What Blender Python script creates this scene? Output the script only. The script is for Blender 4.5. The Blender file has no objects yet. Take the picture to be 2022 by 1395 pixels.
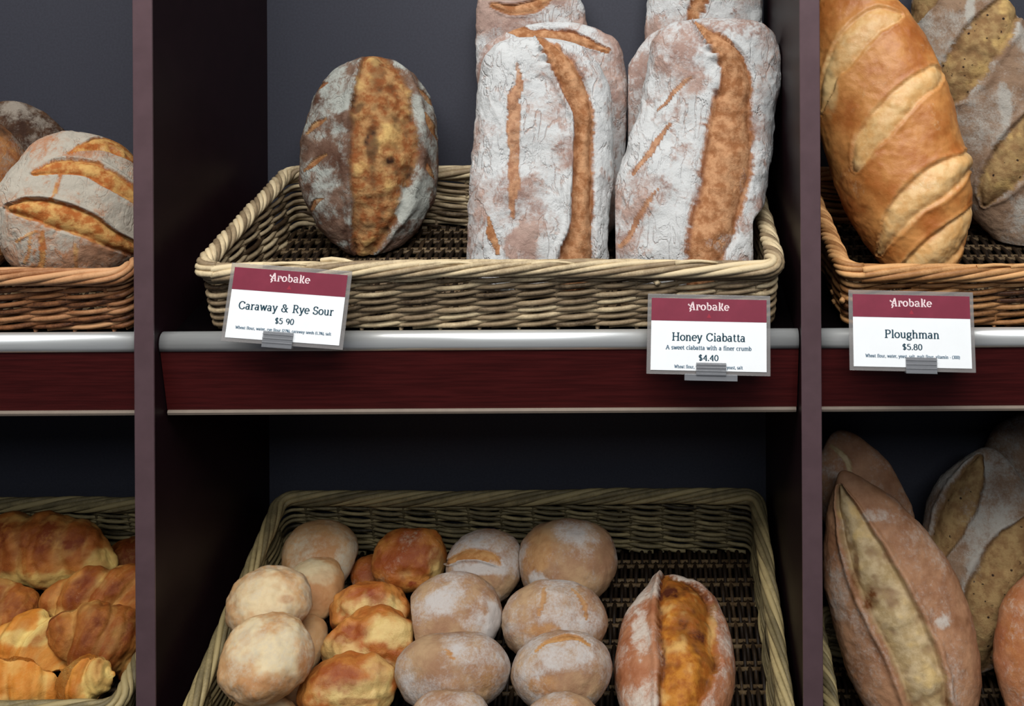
import bpy, math
import numpy as np
from mathutils import Vector, Matrix

# ------------------------------------------------------------------ camera, world, lights, exposure
IMG_W, IMG_H = 2022.0, 1395.0
F = 1866.0                      # focal length in px
CX, CY = 1273.0, 150.0          # principal point in px (shifted lens / cropped photo)
CAMY = -1.1
ROLL = math.radians(0.30)
sc = bpy.context.scene
COL = sc.collection
cam_data = bpy.data.cameras.new('camera')
cam = bpy.data.objects.new('camera', cam_data)
COL.objects.link(cam)
cam.location = (0, CAMY, 0)
cam.rotation_euler = (math.radians(90), ROLL, 0)
cam_data.sensor_width = 36
cam_data.lens = F / IMG_W * 36
cam_data.shift_x = -(CX - IMG_W / 2) / IMG_W
cam_data.shift_y = -(IMG_H / 2 - CY) / IMG_W
cam_data.clip_start = 0.05
sc.camera = cam

world = bpy.data.worlds.new('world')
sc.world = world
world.use_nodes = True
bg = world.node_tree.nodes['Background']
bg.inputs[0].default_value = (0.62, 0.66, 0.80, 1)
bg.inputs[1].default_value = 0.06


def area(name, loc, target, sx, sy, power, col):
    d = bpy.data.lights.new(name, 'AREA')
    d.shape = 'RECTANGLE'; d.size = sx; d.size_y = sy; d.energy = power; d.color = col
    o = bpy.data.objects.new(name, d)
    COL.objects.link(o)
    o.location = loc
    o.rotation_euler = (Vector(target) - Vector(loc)).to_track_quat('-Z', 'Y').to_euler()
    return o


area('ceiling_lamp_main', (-0.40, -1.35, 1.50), (0.0, 0.1, -0.3), 2.9, 0.60, 52, (1.0, 0.975, 0.94))
area('ceiling_lamp_near', (0.40, -0.85, 1.50), (0.1, 0.1, -0.2), 1.3, 0.30, 11, (0.95, 0.98, 1.0))
area('ceiling_lamp_far', (0.3, -4.0, 1.9), (0.0, 0.1, -0.4), 3.0, 0.8, 33, (0.90, 0.95, 1.0))

sc.view_settings.view_transform = 'Standard'
sc.view_settings.look = 'None'
sc.view_settings.gamma = 1.0
sc.view_settings.exposure = 0.28
sc.view_settings.use_curve_mapping = False

# ------------------------------------------------------------------ coordinates
_c, _s = math.cos(ROLL), math.sin(ROLL)


def P(px, py, Y):
    dx, dy = px - CX, py - CY
    dx0 = dx * _c - dy * _s
    dy0 = dx * _s + dy * _c
    k = (Y - CAMY) / F
    return np.array([dx0 * k, Y, -dy0 * k])


def project(v):
    k = F / (v[..., 1] - CAMY)
    dx0 = v[..., 0] * k
    dy0 = -v[..., 2] * k
    return CX + dx0 * _c + dy0 * _s, CY + dy0 * _c - dx0 * _s


# ------------------------------------------------------------------ noise
def _hash(ix, iy, iz, seed):
    with np.errstate(over='ignore'):
        h = (ix.astype(np.uint32) * np.uint32(374761393) + iy.astype(np.uint32) * np.uint32(668265263)
             + iz.astype(np.uint32) * np.uint32(2147483647 & 0x5bd1e995) + np.uint32((seed * 974711 + 1013) & 0xffffffff))
        h = (h ^ (h >> np.uint32(13))) * np.uint32(1274126177)
        h = (h ^ (h >> np.uint32(16))) * np.uint32(2246822519)
        h = h ^ (h >> np.uint32(13))
    return h.astype(np.float64) / 4294967295.0


_RM = np.array(Matrix.Rotation(0.7, 3, Vector((0.3, 0.8, 0.5)).normalized()) @ Matrix.Rotation(1.1, 3, 'X'))


def vnoise(p, freq, seed=0):
    q = (p @ _RM.T) * freq + 517.3
    i = np.floor(q).astype(np.int64)
    f = q - i
    f = f * f * f * (f * (f * 6 - 15) + 10)
    r = 0
    for a in (0, 1):
        wx = f[..., 0] if a else 1 - f[..., 0]
        for b in (0, 1):
            wy = f[..., 1] if b else 1 - f[..., 1]
            for c in (0, 1):
                wz = f[..., 2] if c else 1 - f[..., 2]
                r = r + wx * wy * wz * _hash(i[..., 0] + a, i[..., 1] + b, i[..., 2] + c, seed)
    return r * 2 - 1


def fbm(p, freq, seed=0, octv=4, gain=0.5):
    r = 0; a = 1; t = 0
    for o in range(octv):
        r = r + a * vnoise(p, freq * 2.03 ** o, seed + o * 17)
        t += a; a *= gain
    return r / t * 1.6


def ridged(p, freq, seed=0, octv=3):
    r = 0; a = 1; t = 0
    for o in range(octv):
        r = r + a * (1 - np.abs(vnoise(p, freq * 2.1 ** o, seed + o * 31)) * 2.2)
        t += a; a *= 0.5
    return np.clip(r / t, -1, 1)


def sstep(a, b, x):
    t = np.clip((x - a) / (b - a), 0, 1)
    return t * t * (3 - 2 * t)


# ------------------------------------------------------------------ scene helpers
def tag(o, label=None, cat=None, group=None, kind=None):
    if label: o['label'] = label
    if cat: o['category'] = cat
    if group: o['group'] = group
    if kind: o['kind'] = kind
    return o


def empty(name, loc, label=None, cat=None, group=None):
    o = bpy.data.objects.new(name, None)
    COL.objects.link(o)
    o.location = loc
    o.empty_display_size = 0.05
    return tag(o, label, cat, group)


def mesh_obj(name, verts, faces, mat, parent=None, origin=None, smooth=True, attrs=None):
    """verts in world coordinates; origin = world point the object sits at"""
    verts = np.asarray(verts, dtype=np.float64).reshape(-1, 3)
    if parent is not None:
        org = np.array(wloc(parent))
    else:
        org = np.array(origin if origin is not None else verts.mean(0))
    me = bpy.data.meshes.new(name)
    faces = np.asarray(faces)
    if faces.dtype == object or faces.ndim != 2:
        me.from_pydata([tuple(v) for v in verts - org], [], [tuple(f) for f in faces])
    else:
        n = len(verts); m, k = faces.shape
        me.vertices.add(n); me.loops.add(m * k); me.polygons.add(m)
        me.vertices.foreach_set('co', (verts - org).astype(np.float32).ravel())
        me.loops.foreach_set('vertex_index', faces.astype(np.int32).ravel())
        me.polygons.foreach_set('loop_start', (np.arange(m) * k).astype(np.int32))
        me.update(calc_edges=True)
    me.polygons.foreach_set('use_smooth', np.full(len(me.polygons), bool(smooth)))
    if attrs:
        for an, arr in attrs.items():
            arr = np.asarray(arr)
            if arr.ndim == 1:
                a = me.attributes.new(an, 'FLOAT', 'POINT')
                a.data.foreach_set('value', arr.astype(np.float32))
            else:
                a = me.attributes.new(an, 'FLOAT_COLOR', 'POINT')
                a.data.foreach_set('color', arr.astype(np.float32).ravel())
    me.materials.append(mat)
    me.validate()
    o = bpy.data.objects.new(name, me)
    COL.objects.link(o)
    if parent is not None:
        o.parent = parent
    else:
        o.location = tuple(org)
    return o


def wloc(o):
    v = Vector((0, 0, 0))
    while o is not None:
        v = v + o.location
        o = o.parent
    return v


def box_geo(lo, hi):
    x0, y0, z0 = lo; x1, y1, z1 = hi
    v = [(x0, y0, z0), (x1, y0, z0), (x1, y1, z0), (x0, y1, z0), (x0, y0, z1), (x1, y0, z1), (x1, y1, z1), (x0, y1, z1)]
    f = [(0, 3, 2, 1), (4, 5, 6, 7), (0, 1, 5, 4), (1, 2, 6, 5), (2, 3, 7, 6), (3, 0, 4, 7)]
    return np.array(v), np.array(f)


def bevel(o, w, seg=3):
    m = o.modifiers.new('bevel', 'BEVEL')
    m.width = w; m.segments = seg; m.limit_method = 'ANGLE'; m.angle_limit = math.radians(40)
    return o


def prism(name, prof, x0, x1, mat, parent=None, smooth=False, origin=None):
    """closed (y,z) outline extruded along x"""
    n = len(prof)
    v = [(x0, y, z) for y, z in prof] + [(x1, y, z) for y, z in prof]
    f = [(i, (i + 1) % n, n + (i + 1) % n, n + i) for i in range(n)]
    f += [tuple(range(n))[::-1], tuple(range(n, 2 * n))]
    me_o = mesh_obj(name, v, np.array(f, dtype=object), mat, parent, origin=origin, smooth=False)
    if smooth:
        for p in me_o.data.polygons:
            p.use_smooth = len(p.vertices) == 4
    return me_o


# ------------------------------------------------------------------ materials
def hexc(h):
    h = h.lstrip('#')
    c = [int(h[i:i + 2], 16) / 255 for i in (0, 2, 4)]
    return tuple([(x / 12.92 if x <= 0.04045 else ((x + 0.055) / 1.055) ** 2.4) for x in c] + [1.0])


class NT:
    def __init__(self, name):
        self.m = bpy.data.materials.new(name)
        self.m.use_nodes = True
        self.t = self.m.node_tree
        self.b = self.t.nodes['Principled BSDF']
        self.tc = self.t.nodes.new('ShaderNodeTexCoord')

    def n(self, typ, **kw):
        nd = self.t.nodes.new(typ)
        for k, v in kw.items():
            setattr(nd, k, v)
        return nd

    def link(self, a, b):
        self.t.links.new(a, b)

    def setin(self, sock, v):
        if hasattr(v, 'links'):
            self.link(v, sock)
        else:
            sock.default_value = v

    def noise(self, scale, detail=4, rough=0.55, dist=0.0, vec=None):
        nd = self.n('ShaderNodeTexNoise')
        nd.inputs['Scale'].default_value = scale
        nd.inputs['Detail'].default_value = detail
        nd.inputs['Roughness'].default_value = rough
        nd.inputs['Distortion'].default_value = dist
        self.link(vec if vec is not None else self.tc.outputs['Object'], nd.inputs['Vector'])
        return nd.outputs['Fac']

    def mapping(self, scale, rot=(0, 0, 0)):
        nd = self.n('ShaderNodeMapping')
        nd.inputs['Scale'].default_value = scale
        nd.inputs['Rotation'].default_value = rot
        self.link(self.tc.outputs['Object'], nd.inputs['Vector'])
        return nd.outputs['Vector']

    def ramp(self, fac, a, b, ca=0.0, cb=1.0):
        nd = self.n('ShaderNodeMapRange')
        nd.interpolation_type = 'SMOOTHSTEP'
        self.setin(nd.inputs['Value'], fac)
        nd.inputs['From Min'].default_value = a; nd.inputs['From Max'].default_value = b
        nd.inputs['To Min'].default_value = ca; nd.inputs['To Max'].default_value = cb
        return nd.outputs['Result']

    def math(self, op, a, b=0.0, clamp=False):
        nd = self.n('ShaderNodeMath', operation=op)
        nd.use_clamp = clamp
        self.setin(nd.inputs[0], a); self.setin(nd.inputs[1], b)
        return nd.outputs[0]

    def mix(self, fac, a, b):
        nd = self.n('ShaderNodeMix', data_type='RGBA')
        self.setin(nd.inputs[0], fac); self.setin(nd.inputs[6], a); self.setin(nd.inputs[7], b)
        return nd.outputs[2]

    def bump(self, h, strength, dist):
        nd = self.n('ShaderNodeBump')
        nd.inputs['Strength'].default_value = strength
        nd.inputs['Distance'].default_value = dist
        self.link(h, nd.inputs['Height'])
        self.link(nd.outputs[0], self.b.inputs['Normal'])

    def attr(self, name):
        nd = self.n('ShaderNodeAttribute')
        nd.attribute_name = name
        return nd


def simple_mat(name, col, rough=0.5, metal=0.0, nscale=None, namt=0.15, spec=0.5, bumpd=0.0, vscale=None, coat=0.0):
    t = NT(name)
    c = hexc(col) if isinstance(col, str) else col
    t.b.inputs['Roughness'].default_value = rough
    t.b.inputs['Metallic'].default_value = metal
    t.b.inputs['Specular IOR Level'].default_value = spec
    t.b.inputs['Coat Weight'].default_value = coat
    if nscale:
        vec = t.mapping(vscale) if vscale else None
        f = t.noise(nscale, 5, 0.6, vec=vec)
        c2 = tuple([x * (1 - namt) for x in c[:3]] + [1]); c3 = tuple([min(1, x * (1 + namt)) for x in c[:3]] + [1])
        t.link(t.mix(t.ramp(f, 0.3, 0.7), c2, c3), t.b.inputs['Base Color'])
        if bumpd:
            t.bump(f, 0.5, bumpd)
    else:
        t.b.inputs['Base Color'].default_value = c
    return t.m


def bread_mat(name, c1, c2, s1, s2, dark='#3a1e10', flour='#d9d6d0', pale='#e6c27a', rough=0.75, fsc=90.0,
              bump=1.0, seeds=0.0, spec=0.25, wr=1.0):
    t = NT(name)
    at = t.attr('mask')
    sep = t.n('ShaderNodeSeparateColor')
    t.link(at.outputs['Color'], sep.inputs[0])
    R, G, B, A = sep.outputs[0], sep.outputs[1], sep.outputs[2], at.outputs['Alpha']
    n1 = t.noise(22, 6, 0.62)
    n2 = t.noise(75, 5, 0.65)
    n3 = t.noise(fsc * 3.2, 5, 0.75)
    n4 = t.noise(fsc, 4, 0.6, 0.6)
    crust = t.mix(t.ramp(n1, 0.35, 0.65), hexc(c1), hexc(c2))
    score = t.mix(t.ramp(n2, 0.36, 0.64), hexc(s1), hexc(s2))
    base = t.mix(R, crust, score)
    base = t.mix(t.math('MULTIPLY', A, t.ramp(n2, 0.15, 0.6, 0.5, 1.0), True), base, hexc(pale))
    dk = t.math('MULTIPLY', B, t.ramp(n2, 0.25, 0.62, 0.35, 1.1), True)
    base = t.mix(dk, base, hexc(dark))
    if seeds:
        vo = t.n('ShaderNodeTexVoronoi')
        vo.inputs['Scale'].default_value = 85
        t.link(t.tc.outputs['Object'], vo.inputs['Vector'])
        sd = t.math('MULTIPLY', t.ramp(vo.outputs['Distance'], 0.13, 0.19, 1, 0), t.ramp(n4, 0.45, 0.52), True)
        sd = t.math('MULTIPLY', sd, t.ramp(R, 0.0, 1.0, seeds * 0.3, seeds), True)
        base = t.mix(sd, base, hexc('#2c1a10'))
    # flour dust: attribute density, broken up by fine grain
    gsum = t.math('ADD', G, t.math('MULTIPLY', t.math('SUBTRACT', n3, 0.5), 1.1))
    gsum = t.math('ADD', gsum, t.math('MULTIPLY', t.math('SUBTRACT', n4, 0.5), 0.8))
    wob = t.math('ABSOLUTE', t.math('SUBTRACT', t.noise(fsc * 0.40, 4, 0.55, 0.5, vec=t.mapping((1.7, 1.0, 0.7))), 0.5))
    crease = t.math('MULTIPLY', t.ramp(wob, 0.0, 0.045, 1.0, 0.0), t.ramp(n1, 0.38, 0.62, 0.1, 1.0))         # thin dark folds in the floured skin
    gsum = t.math('SUBTRACT', gsum, t.math('MULTIPLY', crease, 0.24 * wr))
    fl = t.ramp(gsum, 0.15, 0.95)
    fl = t.math('MULTIPLY', fl, t.ramp(G, 0.0, 0.12), True)
    base = t.mix(fl, base, hexc(flour))
    t.link(base, t.b.inputs['Base Color'])
    t.b.inputs['Specular IOR Level'].default_value = spec
    t.link(t.ramp(fl, 0, 1, rough, 0.95), t.b.inputs['Roughness'])
    crk = t.math('MULTIPLY', t.math('SUBTRACT', 1.0, crease), t.math('MULTIPLY', G, 0.6 * wr))
    h = t.math('ADD', t.math('MULTIPLY', n3, 0.6), crk)
    h = t.math('ADD', h, t.math('MULTIPLY', n2, 0.7))
    t.bump(h, 0.55 * bump, 0.004)
    return t.m


def wicker_mat(name, dark, mid, light):
    t = NT(name)
    at = t.attr('tone').outputs['Fac']
    n1 = t.noise(60, 4, 0.6)
    n2 = t.noise(420, 3, 0.6)
    f = t.math('ADD', at, t.math('MULTIPLY', t.math('SUBTRACT', n1, 0.5), 0.7))
    f = t.math('ADD', f, t.math('MULTIPLY', t.math('SUBTRACT', n2, 0.5), 0.35), True)
    a = t.mix(t.ramp(f, 0.0, 0.5), hexc(dark), hexc(mid))
    b = t.mix(t.ramp(f, 0.45, 1.0), a, hexc(light))
    t.link(b, t.b.inputs['Base Color'])
    t.b.inputs['Roughness'].default_value = 0.55
    t.b.inputs['Specular IOR Level'].default_value = 0.3
    t.bump(n2, 0.35, 0.001)
    return t.m


def clear_mat(name, col, alpha, rough=0.12):
    t = NT(name)
    t.b.inputs['Base Color'].default_value = hexc(col)
    t.b.inputs['Roughness'].default_value = rough
    t.b.inputs['Alpha'].default_value = alpha
    f = t.noise(40, 2)
    t.link(t.ramp(f, 0.2, 0.8, alpha * 0.9, min(1, alpha * 1.1)), t.b.inputs['Alpha'])
    return t.m


M = {}
M['laminate'] = simple_mat('maroon_laminate', '#1d0f13', 0.42, 0, 30, 0.10, 0.16, vscale=(6, 1, 1))
M['lit_edge_band'] = simple_mat('plum_lit_edge_band', '#5a464a', 0.36, 0, 40, 0.08, 0.5)  # paler than the laminate: sheen on the divider fronts put into the base colour
M['back'] = simple_mat('slate_back_panel', '#363740', 0.6, 0, 300, 0.10, 0.3)
M['fascia'] = simple_mat('mahogany_fascia', '#441413', 0.42, 0, 40, 0.28, 0.3, vscale=(0.35, 3, 8))
M['metal'] = simple_mat('brushed_aluminium', '#f6f8f6', 0.33, 0.7, 60, 0.05, 0.5, vscale=(0.2, 4, 4))
M['strip'] = simple_mat('beige_strip', '#8d7f72', 0.5, 0, 60, 0.06, 0.4)
M['board'] = simple_mat('shelf_board_laminate', '#0a0708', 0.95, 0, 60, 0.1, 0.0)
M['w_grey'] = wicker_mat('bleached_wicker', '#3a2a1a', '#907c60', '#d6c29c')
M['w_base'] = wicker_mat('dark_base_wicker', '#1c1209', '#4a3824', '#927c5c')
M['w_low'] = wicker_mat('olive_wicker', '#2c2416', '#6f6346', '#a8966a')
M['w_red'] = wicker_mat('reddish_wicker', '#3a1c0e', '#94613c', '#c8966a')
M['w_gold'] = wicker_mat('golden_wicker', '#40220f', '#9c6c40', '#d3a06a')
M['paper'] = simple_mat('white_card', '#f8fbfc', 0.7, 0, 50, 0.01, 0.2)
M['header'] = simple_mat('maroon_card_header', '#843244', 0.45, 0, 25, 0.10, 0.4)
M['ink'] = simple_mat('blue_grey_ink', '#2c4a58', 0.7, 0, 80, 0.05, 0.1)
M['ink_fine'] = simple_mat('pale_blue_ink', '#647c8e', 0.7, 0, 80, 0.05, 0.1)
M['logo'] = simple_mat('cream_pink_ink', '#f6dfe0', 0.7, 0, 80, 0.03, 0.1)
M['emblem'] = simple_mat('faint_red_ink', '#a03a48', 0.6, 0, 80, 0.03, 0.1)
M['sleeve'] = clear_mat('clear_plastic_sleeve', '#a09c9a', 0.42)
M['clip'] = clear_mat('clear_plastic_clip', '#8e9094', 0.60, 0.2)
M['crumb'] = simple_mat('crumb', '#e8dfcc', 0.9, 0, 400, 0.1, 0.1)

M['ciabatta'] = bread_mat('floured_ciabatta_crust', '#94776c', '#ae9488', '#94603a', '#c09068', dark='#6b3418',
                          flour='#c6c7c6', fsc=80, bump=1.2, wr=1.35)
M['rye'] = bread_mat('rye_crust', '#55382a', '#7c6252', '#8e5228', '#b08656', dark='#3a2012', flour='#a8aaa2', fsc=95, bump=1.2)
M['boule'] = bread_mat('boule_crust', '#a4683e', '#ae8468', '#a55c26', '#cda05e', dark='#6a3012', flour='#b0a89a', fsc=80)
M['darkloaf'] = bread_mat('dark_loaf_crust', '#46301f', '#654630', '#9a5a2c', '#b87c44', dark='#2c160c', flour='#8e8478', fsc=110)
M['vienna'] = bread_mat('golden_vienna_crust', '#ae672f', '#cd8d4e', '#d9a768', '#e4bd83', dark='#7a3412', flour='#e6d2ae',
                        pale='#e8c88c', rough=0.42, fsc=60, bump=0.45, spec=0.4)
M['seeded'] = bread_mat('seeded_crust', '#80644e', '#9a7e66', '#8c6a44', '#a88a5c', dark='#4a2c18', flour='#b0aaa0', fsc=110,
                        wr=0.45, bump=1.0, seeds=1.0)
M['cheese'] = bread_mat('cheese_roll_crust', '#a85c24', '#c88640', '#d8b062', '#e2c47c', dark='#8a3c12', flour='#cfc4aa',
                        pale='#dcc07c', rough=0.45, fsc=90, wr=0.45, bump=0.9, spec=0.4)
M['plain'] = bread_mat('plain_roll_crust', '#b88a5c', '#c79c6c', '#d8bc8c', '#e0cca4', dark='#a05e30', flour='#c8bca4',
                       pale='#dccaa2', rough=0.6, fsc=60, wr=0.45, bump=0.35)
M['floured'] = bread_mat('floured_roll_crust', '#967054', '#b2926e', '#a4703e', '#bc8e5a', dark='#7a4a2c', flour='#bcb4ae', fsc=95, wr=0.45, bump=0.7)
M['batard'] = bread_mat('batard_crust', '#9a5c3a', '#b07a58', '#a05a1c', '#bf7c2c', dark='#4e2210', flour='#cabcae', fsc=75,
                        rough=0.55, wr=0.45, bump=0.8)
M['paleloaf'] = bread_mat('pale_batard_crust', '#96684a', '#b48664', '#b0966a', '#c8b088', dark='#6e4220', flour='#c4b8ac', fsc=70,
                          rough=0.6, wr=0.45, bump=0.6)
M['croissant'] = bread_mat('croissant_crust', '#94501f', '#b87434', '#d8a054', '#e0b468', dark='#6e3010', flour='#d8b890',
                           pale='#d4b468', rough=0.55, fsc=90, wr=0.45, bump=0.8, spec=0.2)
M['croissant_gold'] = bread_mat('golden_croissant_crust', '#cc7c2a', '#dc9844', '#d8a054', '#e0b468', dark='#9c4c14', flour='#d8b890',
                                pale='#e6c878', rough=0.55, fsc=90, bump=0.8, spec=0.2)


# ------------------------------------------------------------------ cabinet
X = lambda px, py=690: P(px, py, 0.0)[0]
YB = 0.336
ZT, ZB = 0.62, -1.15
LD = (X(265), X(304)); RD = (X(1582), X(1622))
PITCH = RD[0] - LD[0]
cab = empty('display_cabinet', (X(1011), YB, ZB), 'dark maroon and slate bread display cabinet with open bays', 'cabinet')
for i, (a, b) in enumerate([LD, RD, (LD[0] - PITCH, LD[1] - PITCH), (RD[0] + PITCH, RD[1] + PITCH)]):
    v, f = box_geo((a + 0.0005, 0.002, ZB), (b - 0.0005, YB, ZT))
    dv = mesh_obj('divider', v, f, M['laminate'], cab, smooth=False)
    v, f = box_geo((a, -0.001, ZB), (b, 0.0025, ZT))
    bevel(mesh_obj('lit_edge_band', v, f, M['lit_edge_band'], dv, smooth=False), 0.0012)
v, f = box_geo((LD[0] - PITCH, YB, ZB), (RD[1] + PITCH, YB + 0.018, ZT))
mesh_obj('back_panel', v, f, M['back'], cab, smooth=False)

T_UP = math.radians(15.0)
T_LO = math.radians(21.5)
# basket frames: front-bottom point (y,z), tilt
UP0 = (0.0419, -0.3043)
LO0 = (0.0165, -0.8377)


def shelf(x0, x1, lower, label, drop=0.0):
    x0 += 0.0008; x1 -= 0.0008
    if not lower:
        root = empty('shelf', ((x0 + x1) / 2, 0.02, -0.31), label, 'shelf', 'upper shelves of the cabinet')
        oy, oz, t = 0.0, 0.0, T_UP
        p0 = (0.022, UP0[1] - 0.0050 - (UP0[0] - 0.022) * math.tan(t))
    else:
        root = empty('shelf', ((x0 + x1) / 2, 0.0, LO0[1]), label, 'shelf', 'lower shelves of the cabinet')
        t = T_LO
        oy, oz = -0.034, LO0[1] - 0.013 + 0.3
        oz = LO0[1] - 0.005 - (LO0[0] - (0.022 + oy)) * math.tan(t) - (-0.3095 + 0.0)
        oz -= drop
        p0 = (0.022 + oy, -0.3143 + oz + 0.004)
    zt = lambda y: p0[1] + (y - p0[0]) * math.tan(t)
    prism('board', [(p0[0], zt(p0[0])), (YB - 0.001, zt(YB)), (YB - 0.001, zt(YB) - 0.018), (p0[0] + 0.004, zt(p0[0]) - 0.018)], x0, x1,
          M['board'], root)
    pr = [(0.030, -0.307), (0.0215, -0.3005), (0.0175, -0.3003), (0.0140, -0.3018), (0.0115, -0.3045), (0.0100, -0.3085),
          (0.0095, -0.3125), (0.0098, -0.3165), (0.0110, -0.3215), (0.016, -0.3215), (0.024, -0.3150)]
    prism('metal_nosing', [(y + oy, z + oz) for y, z in pr], x0, x1, M['metal'], root, smooth=True)
    pr = [(0.0125, -0.3215), (0.0285, -0.3960), (0.040, -0.3940), (0.026, -0.3215)]
    prism('fascia', [(y + oy, z + oz) for y, z in pr], x0, x1, M['fascia'], root)
    pr = [(0.0270, -0.3962), (0.0262, -0.3990), (0.0275, -0.4020), (0.036, -0.4025), (0.040, -0.3962)]
    prism('bottom_strip', [(y + oy, z + oz) for y, z in pr], x0 + 0.001, x1 - 0.001, M['strip'], root, smooth=False)
    return root


BAYS = [(LD[1] - PITCH, LD[0]), (LD[1], RD[0]), (RD[1], RD[0] + PITCH)]
shelf(*BAYS[0], False, 'left upper shelf with metal edge and mahogany front, under the reddish basket')
shelf(*BAYS[1], False, 'wide middle upper shelf with shiny metal edge and mahogany red front')
shelf(*BAYS[2], False, 'right upper shelf with metal edge, under the golden loaf basket')
shelf(*BAYS[0], True, 'left lower shelf carrying the croissant basket')
shelf(*BAYS[1], True, 'middle lower shelf carrying the basket of rolls')
shelf(*BAYS[2], True, 'right lower shelf carrying the pale pointed loaves', 0.108)


# ------------------------------------------------------------------ wicker
class Tubes:
    def __init__(self, sides=6):
        self.v = []; self.f = []; self.t = []; self.n = 0; self.k = sides

    def add(self, path, rad, tone, ref=(0, 0, 1)):
        path = np.asarray(path); n = len(path)
        if n < 2: return
        rad = np.broadcast_to(np.asarray(rad, float), (n,))
        T = np.gradient(path, axis=0); T /= np.linalg.norm(T, axis=1)[:, None] + 1e-12
        ref = np.broadcast_to(np.asarray(ref, float), (n, 3))
        A = ref - (ref * T).sum(1)[:, None] * T
        A /= np.linalg.norm(A, axis=1)[:, None] + 1e-9
        B = np.cross(T, A)
        ang = np.arange(self.k) * 2 * np.pi / self.k
        ring = path[:, None] + rad[:, None, None] * (A[:, None] * np.cos(ang)[None, :, None] + B[:, None] * np.sin(ang)[None, :, None])
        self.v.append(ring.reshape(-1, 3))
        i = np.arange(n - 1)[:, None] * self.k; j = np.arange(self.k)[None]; j2 = (j + 1) % self.k
        f = np.stack([i + j, i + j2, i + self.k + j2, i + self.k + j], -1).reshape(-1, 4) + self.n
        caps = []
        for base in (0, (n - 1) * self.k):
            idx = base + self.n + np.arange(self.k)
            for q in range(0, self.k - 2, 2):
                caps.append([idx[0], idx[q + 1], idx[q + 2], idx[(q + 3) % self.k]] if q + 3 < self.k else [idx[0], idx[q + 1], idx[q + 2], idx[q + 2]])
        self.f.append(f)
        self.f.append(np.array([c for c in caps if len(set(c)) == 4]))
        self.t.append(np.full(n * self.k, tone) if np.isscalar(tone) else np.repeat(tone, self.k))
        self.n += n * self.k

    def build(self, name, mat, parent):
        return mesh_obj(name, np.concatenate(self.v), np.concatenate(self.f), mat, parent, attrs={'tone': np.concatenate(self.t)})


BASKETS = []


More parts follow.
